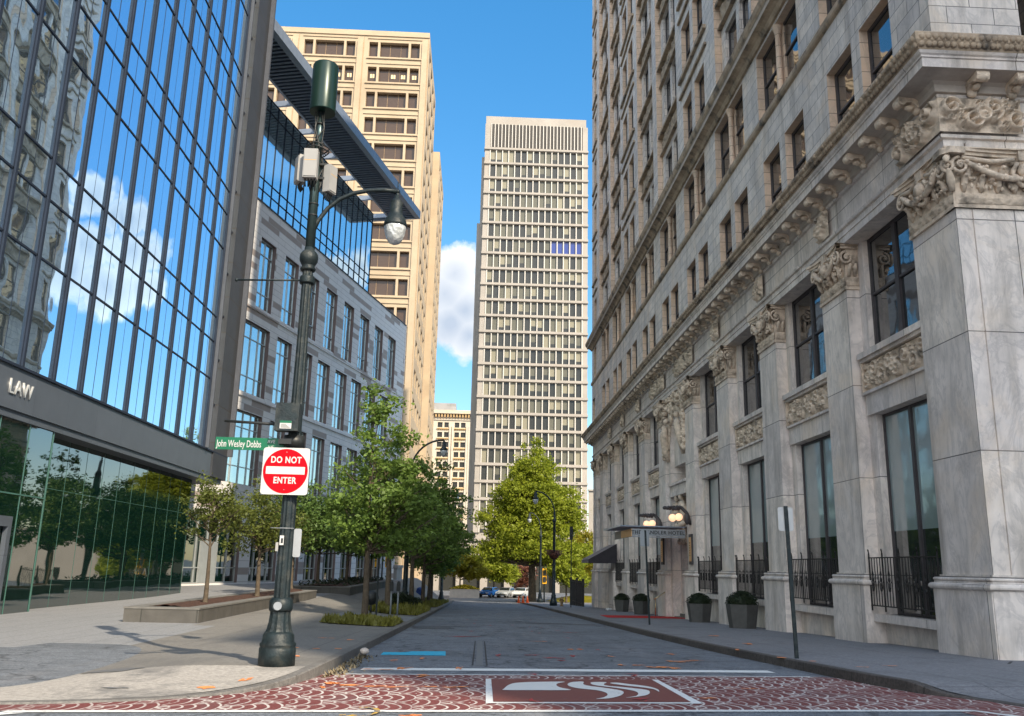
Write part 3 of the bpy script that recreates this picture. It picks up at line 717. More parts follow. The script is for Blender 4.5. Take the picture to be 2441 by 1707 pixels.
def window_obj(F, u0, u1, v0, v1, w, parent, frame='bronze', pane='pane', mull=(), rail=None, fw=.08, name='window', split=None, pane2=None):
    mb = MB()
    mb.fbox(F, u0, u0+fw, v0, v1, w-.04, w+.05); mb.fbox(F, u1-fw, u1, v0, v1, w-.04, w+.05)
    mb.fbox(F, u0+fw, u1-fw, v0, v0+fw, w-.04, w+.047); mb.fbox(F, u0+fw, u1-fw, v1-fw, v1, w-.04, w+.047)
    for q in mull: mb.fbox(F, q-fw*.9, q+fw*.9, v0+fw, v1-fw, w-.04, w+.06)
    if rail: mb.fbox(F, u0+fw, u1-fw, rail-.035, rail+.035, w-.04, w+.04)
    o = mb.build(name, frame, parent)
    g = MB()
    if split: g.fquad(F, u0+fw, u1-fw, split, v1-fw, w, 0).fquad(F, u0+fw, u1-fw, v0+fw, split, w, 1); g.build('pane', [pane, pane2], o)
    elif rail: g.fquad(F, u0+fw, u1-fw, rail, v1-fw, w+.01, 0).fquad(F, u0+fw, u1-fw, v0+fw, rail, w-.015, 0); g.build('pane', pane, o)
    else: g.fquad(F, u0+fw, u1-fw, v0+fw, v1-fw, w, 0).build('pane', pane, o)
    return o

# ================================================================== the marble tower on the right
FB = lambda u, v, w: (10.5-w, u, v)                      # street facade, u = along the street
FS = lambda u, v, w: (10.5+u, 17.84-w, v)                # end facade at the corner
can = thing('office_tower', 'tall carved marble building with giant pilasters and heavy cornices on the right side', 'building', (15, 48, -2))
FAR = [20.13, 25.92, 32.1, 38.2, 44.35, 50.9, 57.0, 63.1, 69.2, 75.3, 79.3]
WID = [2.29]+[2.13]*9+[1.9]
NEAR = [f-wd for f, wd in zip(FAR, WID)]
bays = [(FAR[i], NEAR[i+1]) for i in range(10)]          # openings between pilasters
# lower recessed wall
ops = []
ENT = 4; DOOR = 8
for i, (a, b) in enumerate(bays):
    if i == ENT: continue
    c = (a+b)/2; hw = (b-a)/2-.30
    if i == 9: hw = .45
    ops.append((c-hw, c+hw, -1.0 if i != DOOR else -3.2, 4.33, .25)); ops.append((c-hw-.05, c+hw+.05, 6.1, 9.5, .22))
mb = MB(); mb.wall(FB, 17.95, 79.0, -5.2, 9.75, -.52, ops+[(bays[ENT][0]+.25, bays[ENT][1]-.25, -4, 5.6, 1.8)], 0)
mb.face([(13.5, 17.9, -5), (19.5, 17.9, -5), (19.5, 17.9, 12), (13.5, 17.9, 12)]); mb.face([(10.6, 79.2, -5), (19.5, 79.2, -5), (19.5, 79.2, 12), (10.6, 79.2, 12)])
a, b = bays[ENT]; a += .25; b -= .25
mb.face([FB(a, -4, -2.3), FB(b, -4, -2.3), FB(b, 5.6, -2.3), FB(a, 5.6, -2.3)])
mb.build('wall', 'marble', can, label='lower marble wall between the pilasters')
# entrance arch: barrel niche above the doorway
a, b = bays[ENT]; c = (a+b)/2; hw = (b-a)/2
mb = MB(); R0 = hw-.42
arc = [(c-R0, -4.0)]+[(c-R0*math.cos(t), 6.2+R0*1.25*math.sin(t)) for t in [i*math.pi/20 for i in range(21)]]+[(c+R0, -4.0)]
outer = [(c-hw, -4.0)]+[(c-hw, 6.2+i*.001) for i in range(5)]+[(c-hw+(2*hw)*i/10, 9.45) for i in range(11)]+[(c+hw, 6.2+i*.001) for i in range(5)]+[(c+hw, -4.0)]
for k in range(len(arc)-1):
    def oo(p):
        t = math.atan2(p[1]-6.2, p[0]-c) if p[1] > 6.2 else None
        return (c+(hw if p[0] > c else -hw), p[1]) if t is None else ((c+max(-hw, min(hw, 3.6*math.cos(t)*1.0)), min(9.45, 6.2+max(0, 5*math.sin(t)))))
    p, q = arc[k], arc[k+1]; mb.face([FB(*p, -.30), FB(*q, -.30), FB(*oo(q), -.30), FB(*oo(p), -.30)])
    mb.face([FB(*p, -.30), FB(*q, -.30), FB(*q, -1.5), FB(*p, -1.5)])
mb.fquad(FB, c-hw+.2, c+hw-.2, 5.0, 9.2, -1.45)
mb.fbox(FB, c-R0-.1, c+R0+.1, 3.9, 4.15, -1.3, -.22); mb.fbox(FB, c-R0-.05, c+R0+.05, 4.15, 4.5, -1.3, -.30); mb.fbox(FB, c-R0-.15, c+R0+.15, 4.5, 4.62, -1.3, -.18)
arch = mb.build('entrance_arch', 'marble', can)
mb = MB(); r = random.Random(9)
for t in [i*math.pi/34 for i in range(35)]:
    for rr, sz in ((R0+.15, .17), (R0+.42, .2)):
        x = c-rr*math.cos(t); z = 6.2+rr*1.25*math.sin(t)
        if z < 9.4: mb.ell((x, z, -.24), (r.uniform(.10, sz), r.uniform(.12, sz+.08), r.uniform(.08, .16)), 8, 5, 0, FB)
for sgn in (-1, 1):                                       # hanging carved figures and fruit drops beside the arch
    for i in range(26): mb.ell((c+sgn*(hw+.12+r.uniform(-.10, .10)), 9.0-i*.115, -.10), (r.uniform(.07, .16), r.uniform(.08, .14), r.uniform(.1, .2)), 7, 5, 0, FB)
    mb.tube([FB(c+sgn*(R0+.05), 5.9, -.2), FB(c+sgn*(R0+.15), 6.6, -.05), FB(c+sgn*(R0-.05), 7.3, .05), FB(c+sgn*(R0-.35), 7.8, .05)], [.12, .2, .23, .12], 9)
    mb.ell((c+sgn*(R0-.5), 8.05, 0.02), (.14, .18, .15), 9, 7, 0, FB)
for i in range(46): mb.ell((c+r.uniform(-hw+.2, hw-.2), r.uniform(8.55, 9.4), -.16), (r.uniform(.08, .2), r.uniform(.08, .2), r.uniform(.1, .25)), 7, 5, 0, FB)
mb.build('carving', 'carved', arch); mb = MB()
for sgn in (-1, 1):
    mb.tube([FB(c+sgn*.95, 2.5, -.5), FB(c+sgn*.85, 3.1, -.35), FB(c+sgn*.6, 3.5, -.3)], [.16, .26, .18], 9); mb.ell((c+sgn*.5, 3.75, -.3), (.13, .17, .14), 9, 6, 0, FB)
    mb.tube([FB(c+sgn*.95, 2.5, -.5), FB(c+sgn*.4, 2.3, -.25), FB(c+sgn*.1, 1.9, -.3)], [.16, .15, .09], 8)
for i in range(60): mb.ell((c+r.uniform(-R0, R0), r.uniform(1.5, 3.9), -.62), (r.uniform(.07, .18), r.uniform(.07, .2), r.uniform(.08, .2)), 7, 5, 0, FB)
mb.build('carving', 'carved', arch)
mb = MB(); mb.wall(FB, c-R0, c+R0, -4, 3.9, -.75, [(c-R0+.35, c+R0-.35, -4, 1.4)], 0, .9)
mb.build('door_surround', 'marble', arch)
window_obj(FB, c-R0+.35, c+R0-.35, -2.35, 1.4, -1.5, can, mull=(c,), rail=-.1, name='door', pane='pane_inner')
mb = MB()
for k in range(3): mb.fbox(FB, c-hw+.1, c+hw-.1, -4, -2.38+k*.0+.14*k, -1.4, -.35-.30*k)
mb.build('entrance_step', 'granite_top', can)
# pilasters
def torusband(mb, F, u0, u1, z0, z1, w0, w1, mi=0, sides=True, wb=-.52):
    """rounded moulding on the front with returns"""
    n = 6
    for i in range(n):
        t0 = -math.pi/2+math.pi*i/n; t1 = -math.pi/2+math.pi*(i+1)/n
        zc = (z0+z1)/2; h = (z1-z0)/2; b = w1-w0
        def P(t): return zc+h*math.sin(t), w0+b*math.cos(t)
        (za, wa), (zb, wb2) = P(t0), P(t1); ea, eb = wa-w0, wb2-w0
        mb.face([F(u0-ea, za, wa), F(u1+ea, za, wa), F(u1+eb, zb, wb2), F(u0-eb, zb, wb2)], mi)
        if sides:
            mb.face([F(u0-ea, za, wa), F(u0-eb, zb, wb2), F(u0-eb, zb, wb), F(u0-ea, za, wb)], mi)
            mb.face([F(u1+ea, za, wa), F(u1+eb, zb, wb2), F(u1+eb, zb, wb), F(u1+ea, za, wb)], mi)
def base_mb(mb, F, u0, u1, w, wb=-.52):
    mb.fbox(F, u0-.0, u1+.0, -5.3, -.27, wb, w+.02)
    torusband(mb, F, u0-.02, u1+.02, -.27, -.13, w+.02, w+.09, wb=wb)
    mb.fbox(F, u0+.02, u1-.02, -.13, -.09, wb, w-.0)
    torusband(mb, F, u0+.04, u1-.04, -.09, .0, w-.06, w+.0, wb=wb)
    mb.fbox(F, u0+.10, u1-.10, .0, .05, wb, w-.10)
def spiral(mb, F, u, v, w, R, sgn=1, th=.05, n=22, turns=1.6, out=.0):
    pts = []; rad = []
    for i in range(n):
        t = i/(n-1); a = sgn*2*math.pi*turns*t+math.pi/2; rr = R*(1-.85*t)
        pts.append(F(u+rr*math.cos(a)*1.0, v+rr*math.sin(a), w+out*t+.06*t)); rad.append(th*(1-.35*t))
    mb.tube(pts, rad, 7)
    mb.ell((u, v, w+.05), (R*.28, R*.28, R*.3), 8, 6, 0, F)
def capital_face(mb, F, u0, u1, w, detail=1.0, seed=1, side=None):
    c = (u0+u1)/2; hw = (u1-u0)/2; r = random.Random(seed)
    relief(mb, F, u0-.01, u1+.01, 8.22, 8.48, w+.05, .07, int(20*detail*2*hw/1.9)+8, 7, seed)
    # bell flares outward
    mb.face([F(u0, 8.5, w), F(u1, 8.5, w), F(u1+.10, 9.32, w+.14), F(u0-.10, 9.32, w+.14)])
    # acanthus leaves
    n = max(4, int(2*hw/.36))
    for rowz, hh, off in ((8.5, .34, 0), (8.72, .34, .5)):
        for i in range(n):
            x = u0+(i+.5+off*.5)*(2*hw)/n
            if x > u1: continue
            zz = [rowz, rowz+hh*.5, rowz+hh*.9, rowz+hh*1.02, rowz+hh*.9]; ww = [w+.02, w+.09, w+.14, w+.22, w+.26]
            mb.tube([F(x, z, q) for z, q in zip(zz, ww)], [.05, .085, .07, .05, .02], 6)
    # volutes at corners
    for sg in (-1, 1):
        spiral(mb, F, c+sg*(hw-.06), 9.06, w+.22, .21, -sg, .045)
        mb.tube([F(c+sg*(hw-.10), 9.26, w+.24), F(c+sg*hw*.5, 9.18, w+.22), F(c+sg*.26, 9.24, w+.24)], [.05, .06, .05], 7)
        # garland drooping to the middle
        P = [F(c+sg*(hw-.15)*(1-t), 9.16-.40*math.sin(t*math.pi*.62), w+.26) for t in [k/8 for k in range(9)]]
        mb.tube(P, [.05, .07, .08, .075, .08, .07, .07, .06, .05], 7)
        for k in range(14):
            t = r.random(); p = (c+sg*(hw-.15)*(1-t), 9.16-.40*math.sin(t*math.pi*.62)+r.uniform(-.05, .05), w+.30)
            mb.ell(p, r.uniform(.03, .055), 6, 4, 0, F)
    for k in range(int(110*detail)):
        mb.ell((r.uniform(u0+.05, u1-.05), r.uniform(8.56, 9.25), w+r.uniform(.05, .16)), (r.uniform(.025, .06), r.uniform(.03, .07), r.uniform(.03, .07)), 6, 4, 0, F)
    mb.ell((c, 8.98, w+.24), (.19, .19, .15), 14, 9, 0, F)
    ring = [F(c+.27*math.cos(a), 8.93+.29*math.sin(a), w+.20+.03*math.cos(5*a)) for a in [i*math.pi/12 for i in range(25)]]
    mb.tube(ring, [.05+.014*(i % 2) for i in range(25)], 6)
    # abacus with concave front
    m_ = 10
    for zz0, zz1, ex in ((9.32, 9.40, .0), (9.40, 9.47, .05)):
        for i in range(m_):
            def q(t): x = (t*2-1); return F(c+x*(hw+.16+ex), 0, w+.30+ex-.13*(1-x*x))
            t0, t1 = i/m_, (i+1)/m_; A, B = q(t0), q(t1)
            def zed(p, z): return (p[0], p[1], z)
            mb.face([zed(A, zz0), zed(B, zz0), zed(B, zz1), zed(A, zz1)])
            bk = F(c, 0, w-.35)
            def back(t): x = (t*2-1); return F(c+x*(hw+.16+ex), 0, w-.35)
            mb.face([zed(A, zz0), zed(B, zz0), zed(back(t1), zz0), zed(back(t0), zz0)]); mb.face([zed(A, zz1), zed(B, zz1), zed(back(t1), zz1), zed(back(t0), zz1)])
    mb.fbox(F, c-.15, c+.15, 9.22, 9.47, w+.1, w+.27)
def FSIDE(u): # near-facing flank of a pilaster at street position u
    return lambda a, v, w: (10.65+a, u-w, v)
for i, (n0, f0) in enumerate(zip(NEAR, FAR)):
    mb = MB()
    if i == 0:
        base_mb(mb, FB, n0, f0, 0)
        FS2 = lambda u, v, w: (10.5+u+.003, 17.84-w-.003, v+.003)
        base_mb(mb, FS2, .0, 3.6, 0, -1.0)
        mb.box(10.65, 14.1, n0+.15, f0-.15, 0, 8.16)
    else:
        base_mb(mb, FB, n0, f0, 0)
        mb.fbox(FB, n0+.15, f0-.15, .04, 8.16, -.52, -.15)
    p = mb.build('pilaster', 'marble', can)
    mb = MB(); d = 1.0 if i < 4 else .5
    if i == 0:
        mb.fbox(FB, n0+.10, f0-.10, 8.12, 8.20, -3, -.09); mb.box(10.6, 14, n0+.11, f0-.11, 8.2, 9.33)
        capital_face(mb, FB, n0+.15, f0-.15, -.15, 1, 3)
        capital_face(mb, FS2, .15, 3.3, -.15, 1.3, 5)
        mb.fbox(FS, .1, 3.4, 8.12, 8.20, -.5, -.09)
        mb.box(10.35, 14.1, n0-.15, f0+.1, 9.47, 9.5)
        mb.prism([(10.29, 17.80), (10.44, 17.62), (10.80, 17.64), (10.80, 18.15), (10.31, 18.15)], lambda a, b, w: (a, b, w), 9.318, 9.468)
        FG = lambda u, v, w: (10.60+(u-w)*.7071, 17.94-(u+w)*.7071, v)
        spiral(mb, FG, 0, 9.07, .16, .17, 1, .05); mb.tube([FG(0, 8.5, .02), FG(0, 8.75, .08), FG(0, 8.92, .16), FG(0, 8.98, .24)], [.06, .10, .07, .03], 7); mb.tube([FG(0, 9.3, .2), FG(0, 9.2, .3), FG(0, 9.1, .3)], [.07, .08, .04], 7)
    else:
        mb.fbox(FB, n0+.10, f0-.10, 8.10, 8.20, -.52, -.09); mb.fbox(FB, n0+.14, f0-.14, 8.20, 9.33, -.52, -.14)
        capital_face(mb, FB, n0+.15, f0-.15, -.15, d, 10+i)
        if i < 7:
            G_ = FSIDE(n0+.15); mb.face([G_(0, 8.5, 0), G_(.37, 8.5, 0), G_(.37, 9.32, .1), G_(0, 9.32, .1)])
            spiral(mb, G_, .02, 9.06, .08, .2, 1, .045)
            for k in range(2): mb.tube([G_(.1+.16*k, 8.5, .02), G_(.1+.16*k, 8.75, .08), G_(.1+.16*k, 8.86, .16)], [.05, .07, .03], 6)
            relief(mb, G_, 0, .37, 8.22, 8.48, .05, .05, 8, 6, i)
        mb.fbox(FB, n0+.0, f0-.0, 9.33, 9.47, -.52, .02)
    mb.build('capital', 'carved', p)
# bay fittings
for i, (a, b) in enumerate(bays):
    if i == ENT: continue
    c = (a+b)/2; hw = (b-a)/2-.30
    if i == 9: hw = .45
    zlo = -1.0 if i != DOOR else -3.0
    o = window_obj(FB, c-hw, c+hw, zlo, 4.33, -.76, can, pane='pane_low', pane2='pane_inner', mull=(c,), split=1.15 if i < 4 else .9, fw=.07)
    o2 = window_obj(FB, c-hw-.05, c+hw+.05, 6.1, 9.5, -.73, can, mull=(c,), rail=7.82, fw=.11)
    mb = MB()
    mb.fbox(FB, a+.0, b-.0, 4.34, 4.92, -.52, -.42); mb.fbox(FB, a, b, 5.93, 6.1, -.52, -.24); mb.fbox(FB, a, b, 5.84, 5.93, -.52, -.32); mb.fbox(FB, a, b, 4.92, 5.0, -.52, -.34)
    mb.build('sill_band', 'marble', can)
    mb = MB(); relief(mb, FB, a+.06, b-.06, 5.02, 5.82, -.44, .15, 120 if i < 3 else 60, 40 if i < 3 else 20, 30+i)
    mb.fbox(FB, a, a+.06, 5.0, 5.84, -.52, -.33); mb.fbox(FB, b-.06, b, 5.0, 5.84, -.52, -.33)
    mb.build('relief_panel', 'carved', can)
    if i == DOOR: continue
    mb = MB(); mb.fbox(FB, a, b, -1.2, -1.0, -.9, -.20); mb.build('window_sill', 'marble', can)
    if i < 9:   # wrought iron balcony railing
        mb = MB(); zt, zb = .46, -.80; r = random.Random(i); wq = -.16
        mb.fbox(FB, a+.02, b-.02, zt-.03, zt, wq-.02, wq+.02); mb.fbox(FB, a+.02, b-.02, zb, zb+.03, wq-.02, wq+.02)
        n = int((b-a)/.155)
        for k in range(n+1):
            u = a+.04+(b-a-.08)*k/n
            post = k % 6 == 0 or k == n
            t_ = .016 if post else .010
            mb.fbox(FB, u-t_, u+t_, zb-(.12 if post else 0), zt+(.10 if post else 0), wq-t_, wq+t_)
            if post:
                mb.tube([FB(u, zt+.10, wq), FB(u-.02, zt+.19, wq+.02), FB(u-.07, zt+.20, wq+.05), FB(u-.09, zt+.15, wq+.06)], [.018, .017, .015, .010], 5)
            elif k % 3 == 1 and i < 4:
                for zc in (-.12, -.36):
                    mb.ell((u, zc, wq), (.045, .07, .03), 6, 5, 0, FB)
                for sg in (-1, 1):
                    mb.tube([FB(u, -.42, wq), FB(u+sg*.07, -.33, wq), FB(u+sg*.06, -.22, wq), FB(u+sg*.11, -.16, wq)], .010, 5)
                    mb.tube([FB(u, -.06, wq), FB(u+sg*.05, .02, wq), FB(u+sg*.02, .10, wq)], .009, 5)
        mb.build('balcony_railing', 'iron', can)
# entablature
def ring(prof, y0=17.84, y1=79.3, x0=10.5, w=0):
    return [((x0, y1), (0, 1)), ((x0, y1), (-1, 1)), ((x0, y0), (-1, -1)), ((30, y0), (0, -1))]
def ringpath(off, y0, y1, x0=10.5):
    """returns path with mitred outward directions"""
    return [((30, y1), (0, 1)), ((x0, y1), (-1, 1)), ((x0, y0), (-1, -1)), ((19.6, y0), (0, -1))]
mb = MB()
mb.sweep([(-.6, 9.46), (-.07, 9.46), (-.07, 9.66), (-.04, 9.67), (-.04, 9.84), (.03, 9.86), (.05, 9.93), (-.05, 9.96), (-.05, 10.86), (.03, 10.88), (.06, 10.95)], ringpath(0, 17.99, 79.15, 10.5))
mb.build('architrave', 'marble', can, label='plain marble frieze band above the pilaster capitals')
for i, (n0, f0) in enumerate(zip(NEAR, FAR)):
    if i > 8: continue
    c = (n0+f0)/2; mb = MB()
    if i == 0:
        relief(mb, FB, 17.91, 19.9, 9.98, 10.84, .07, .26, 84, 40, 91); relief(mb, FS, -.07, 1.9, 9.98, 10.84, -.07, .26, 84, 40, 92)
    elif i in (4, 5): relief(mb, FB, c-1.9, c+1.9, 9.98, 10.84, .055, .22, 50, 16, 90+i)
    else: relief(mb, FB, c-.42, c+.42, 9.98, 10.84, .055, .2, 30, 30, 90+i)
    mb.build('frieze_carving', 'carved', can)
mb = MB()
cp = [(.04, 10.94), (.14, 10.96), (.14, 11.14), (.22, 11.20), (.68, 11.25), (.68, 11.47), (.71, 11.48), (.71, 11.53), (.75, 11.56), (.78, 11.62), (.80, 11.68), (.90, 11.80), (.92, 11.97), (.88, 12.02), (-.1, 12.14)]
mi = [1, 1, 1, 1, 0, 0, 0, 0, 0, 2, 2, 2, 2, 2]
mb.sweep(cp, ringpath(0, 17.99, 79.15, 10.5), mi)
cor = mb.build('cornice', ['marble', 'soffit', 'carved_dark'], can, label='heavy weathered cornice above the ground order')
# acanthus lumps along the cornice gutter
mb = MB(); r = random.Random(2)
u = 17.2
while u < 80:
    fine = u < 34
    for z0, w0 in ((11.74, .84), (11.88, .90)):
        mb.ell((u+r.uniform(-.05, .05), z0, w0), (.09 if fine else .15, .085, .06), 6 if fine else 5, 4, 0, FB)
    u += .15 if fine else .34
mb.build('leaf_moulding', 'carved_dark', cor); mb = MB()
mb = MB()
for k in range(30):
    for z0, w0 in ((11.74, .69), (11.88, .75)): mb.ell((k*.15-.75+r.uniform(-.03, .03), z0, w0), (.08, .085, .06), 6, 4, 0, FS)
mb.build('leaf_moulding', 'carved_dark', cor)
def modillion(F, u, w=0):
    mb = MB(); h = .15
    pr = [(w+.02, 10.98), (w+.02, 11.24), (w+.62, 11.24), (w+.64, 11.14), (w+.60, 11.05), (w+.50, 11.03), (w+.42, 11.10), (w+.28, 11.10), (w+.16, 10.98)]
    n = len(pr); A = [F(u-h, z, q) for q, z in pr]; B = [F(u+h, z, q) for q, z in pr]
    mb.face(A); mb.face(B)
    for k in range(n): mb.face([A[k], A[(k+1) % n], B[(k+1) % n], B[k]])
    mb.ell((u, 11.10, w+.57), (h*1.1, .09, .09), 8, 6, 0, F)
    mb.ell((u, 11.02, w+.30), (h*.6, .07, .14), 7, 5, 0, F); mb.ell((u, 10.95, w+.12), (h*.9, .10, .09), 7, 5, 0, F)
    return mb
u = 18.75
while u < 79:
    modillion(FB, u).build('modillion', 'carved', cor); u += .985
for k in range(3): modillion(FS, .75+k*.95, -.15).build('modillion', 'carved', cor)
# upper facade -------------------------------------------------------
bc = [22.0+6.1*k for k in range(10)]
bc[0] = 21.0+.2
PC = [27.97-6.06+6.10*k for k in range(10)]
ops = []; wins = []
for k, c in enumerate(PC):
    if k == 9: c = 77.0
    for s_ in ((-2.05, -.28), (.28, 2.05)):
        if k == 9 and s_[0] < 0: continue
        o = (c+s_[0], c+s_[1], 12.55, 15.1); ops.append((*o, .30)); wins.append((o, -.30, 'win'))
    if k < 9:
        o = (c-1.95, c+2.3, 16.95, 19.72); ops.append((*o, .32)); wins.append((o, -.32, 'dbl'))
    else: ops.append((c-.6, c+.9, 16.95, 19.72, .3)); wins.append(((c-.6, c+.9, 16.95, 19.72), -.3, 'win'))
F_BAYS = [(21.9, 0), (40.0, 0), (59.0, 0), (77.2, 1)]
R_BAYS = [(25.6, 30.6), (30.9, 35.9), (43.6, 48.9), (50.1, 55.3), (62.5, 67.7), (68.6, 74.3)]
TOP = 68.0
for c, sg in F_BAYS:
    for k in range(-1, 9):
        s0 = 26.05+4.63*k
        if k == -1: s0 = 21.35
        for q in ((-2.15, -.3), (.35, 2.2)):
            if sg and q[0] < 0: q = (-1.0, .6)
            elif sg: continue
            o = (c+q[0], c+q[1], s0, s0+2.95 if k >= 0 else 24.3); ops.append((*o, .30)); wins.append((o, -.30, 'win'))
for a, b in R_BAYS: ops.append((a, b, 21.0, TOP-.6, .34))
mb = MB(); mb.wall(FB, 17.99, 79.25, 12.0, TOP, 0, ops, 0, .3, 1)
US = lambda u, v, w: (10.5+u, 17.99-w, v)
mb.wall(US, 0, 9.0, 12.0, TOP, 0, [(c_, c_+1.5, z_, z_+2.9) for c_ in (2.2, 5.4) for z_ in (12.6, 16.95, 21.35, 26.05, 30.7)], 0, .3)
mb.face([(10.5, 79.25, 12), (19.5, 79.25, 12), (19.5, 79.25, TOP), (10.5, 79.25, TOP)]); mb.face([(19.5, 18, -5), (19.5, 79.25, -5), (19.5, 79.25, TOP), (19.5, 18, TOP)])
mb.face([(10.5, 18, TOP), (19.5, 18, TOP), (19.5, 79.25, TOP), (10.5, 79.25, TOP)])
mb.build('wall', ['marble_up', 'marble_warm_lit'], can, label='upper marble wall laid in even courses')
for a, b in R_BAYS:
    c = (a+b)/2; iops = []
    for k in range(-1, 9):
        s0 = 26.0+4.63*k if k >= 0 else 21.35
        for q in ((-1.95, -.22), (.22, 1.95)): o = (c+q[0], c+q[1], s0, s0+3.25 if k >= 0 else 24.3); iops.append((*o, .22)); wins.append((o, -.56, 'win'))
    mb = MB(); mb.wall(FB, a, b, 21.0, TOP-.6, -.34, iops, 0, .22)
    mb.build('wall', 'marble_up', can)
    for k in range(9):
        s0 = 26.0+4.63*k
        mb = MB(); relief(mb, FB, a+.12, b-.12, s0-1.25, s0-.16, -.32, .14, 34, 10, k+int(a))
        mb.fbox(FB, a+.05, b-.05, s0-.16, s0, -.34, -.04); mb.fbox(FB, a+.05, b-.05, s0-1.33, s0-1.25, -.34, -.14)
        mb.build('spandrel_panel', 'carved_dark', can)
for c, sg in F_BAYS:
    for k in range(9):
        s0 = 26.0+4.63*k; x0, x1 = (c-2.75, c+2.6) if not sg else (c-1.6, c+1.2)
        mb = MB(); mb.fbox(FB, x0, x1, s0-.2, s0, .003, .16); mb.fbox(FB, x0, x1, s0-1.12, s0-.98, .003, .13)
        mb.build('string_moulding', 'carved_dark', can)
def score(x): (u0, u1, v0, v1), w, t = x; return (u1-u0)*(v1-v0)/((u0**2+v0**2)) if v0 < 1.0*u0 else -1
wins.sort(key=score, reverse=True)
kept = wins[:78]; rest = wins[78:]
for (u0, u1, v0, v1), wv, t in kept:
    if t == 'dbl':
        cc = (u0+u1)/2
        o = window_obj(FB, u0, u1, v0, v1, wv, can, mull=(), rail=v0+1.45, fw=.10)
        mb = MB(); mb.fbox(FB, cc-.20, cc+.20, v0, v1, wv-.02, wv+.06); mb.lathe(10.5-(wv+.20), cc, [(.16, v0), (.16, v0+.12), (.115, v0+.16), (.10, v1-.45), (.12, v1-.40), (.11, v1-.33), (.19, v1-.12), (.19, v1)], 10)
        mb.build('colonnette', 'marble_warm_lit', o)
    else: window_obj(FB, u0, u1, v0, v1, wv, can, rail=(v0+v1)/2-.1, fw=.10)
mb = MB()
for (u0, u1, v0, v1), wv, t in rest:
    mb.fbox(FB, u0, u0+.1, v0, v1, wv-.02, wv+.05); mb.fbox(FB, u1-.1, u1, v0, v1, wv-.02, wv+.05); mb.fbox(FB, u0+.1, u1-.1, (v0+v1)/2-.1, (v0+v1)/2-.02, wv-.02, wv+.04); mb.fbox(FB, u0+.1, u1-.1, v1-.1, v1, wv-.02, wv+.045)
    mb.fquad(FB, u0+.1, u1-.1, v0, v1-.1, wv, 1)
mb.build('window', ['bronze', 'pane'], can, kind='stuff')
mb = MB().sweep([(0, 16.50), (.08, 16.54), (.12, 16.62), (.12, 16.78), (.04, 16.84), (0, 16.86)], ringpath(0, 17.99, 79.25, 10.5)); mb.build('string_course', 'carved_dark', can)
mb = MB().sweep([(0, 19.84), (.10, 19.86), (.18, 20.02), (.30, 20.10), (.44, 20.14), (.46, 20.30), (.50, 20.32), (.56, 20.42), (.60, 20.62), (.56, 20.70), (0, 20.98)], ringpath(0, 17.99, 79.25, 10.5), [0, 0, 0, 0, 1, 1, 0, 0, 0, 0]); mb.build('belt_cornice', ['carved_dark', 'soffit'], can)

# entrance furniture -------------------------------------------------
cn = thing('entrance_canopy', 'slim glass and metal entrance canopy with hotel lettering projecting over the red carpet', 'canopy', (9, 46.5, 1.8))
MB().box(7.3, 10.6, 44.35, 50.0, 2.10, 2.16).build('roof_plate', 'canopy', cn)
MB().box(7.28, 7.30, 44.30, 50.05, 2.09, 2.17).build('roof_edge', 'white', cn)
mb = MB(); mb.box(7.93, 10.6, 44.4, 44.46, 1.66, 2.0); mb.box(7.9, 7.93, 44.4, 50, 1.60, 2.02, 0); mb.box(7.93, 10.6, 44.42, 44.45, 1.58, 1.64); mb.build('fascia', 'metalback', cn)
MB().box(7.87, 7.90, 44.42, 47.6, 1.62, 2.0).build('brass_fascia', 'glow_sign', cn)
text('lettering', 'THE CANDLER HOTEL', .25, (9.22, 44.39, 1.825), ROTX, 'black', cn, sx=.98, ext=.006, bold=.005, sp=1.12)
def globe_lamp(y, x, lab):
    e = thing('wall_lamp', lab, 'lamp', (10.6, y, 2.6), 'globe lamps beside the hotel entrance')
    mb = MB()
    mb.tube([(10.62, y, 2.2), (10.45, y, 2.75), (10.2, y, 3.0), (x+.5, y, 3.05), (x, y, 2.9)], [.07, .09, .09, .07, .05], 8)
    for k in range(12): mb.ell((10.1-.07*k, y+.06*math.sin(k*2), 3.0+.05*math.cos(k*3)), (.10, .09, .09), 6, 5)
    mb.ell((10.45, y, 2.5), (.16, .12, .3), 8, 6)
    mb.build('bracket', 'bronze', e)
    for dx, dy, dz in ((0, 0, 0), (.34, .1, .05)):
        MB().ell((x+dx, y+dy, 2.52+dz), .19, 18, 12).build('globe', 'globe', e)
globe_lamp(43.3, 9.72, 'nearer wall lamp with glowing peach globes on the right side of the hotel entrance')
globe_lamp(49.9, 9.72, 'farther wall lamp with glowing peach globes on the left side of the hotel entrance')
for y, lab in ((43.3, 'tall narrow plaque on the pilaster right of the hotel entrance'), (49.9, 'tall narrow plaque on the pilaster left of the hotel entrance')):
    mb = MB(); mb.box(10.56, 10.66, y-.28, y+.28, .3, 1.75, 0); mb.box(10.545, 10.56, y-.22, y+.22, .45, 1.6, 1)
    for k in range(6): mb.box(10.540, 10.545, y-.05, y+.05, .7+k*.12, .76+k*.12, 0)
    tag(mb.build('wall_plaque', ['bronze', 'glow_sign']), lab, 'plaque', 'plaques beside the hotel entrance')
mb = MB()
mb.face([(10.9, 44.9, sw(44.9)+.012), (10.9, 49.4, sw(49.4)+.012), (6.9, 48.9, sw(48.9)+.012), (6.6, 44.1, sw(44.1)+.012)])
tag(mb.build('carpet', 'redcarpet'), 'red carpet laid on the sidewalk in front of the hotel entrance', 'carpet')
e = thing('handrail', 'thin polished handrail rising beside the steps of the hotel entrance', 'handrail', (10.4, 48, -2.4))
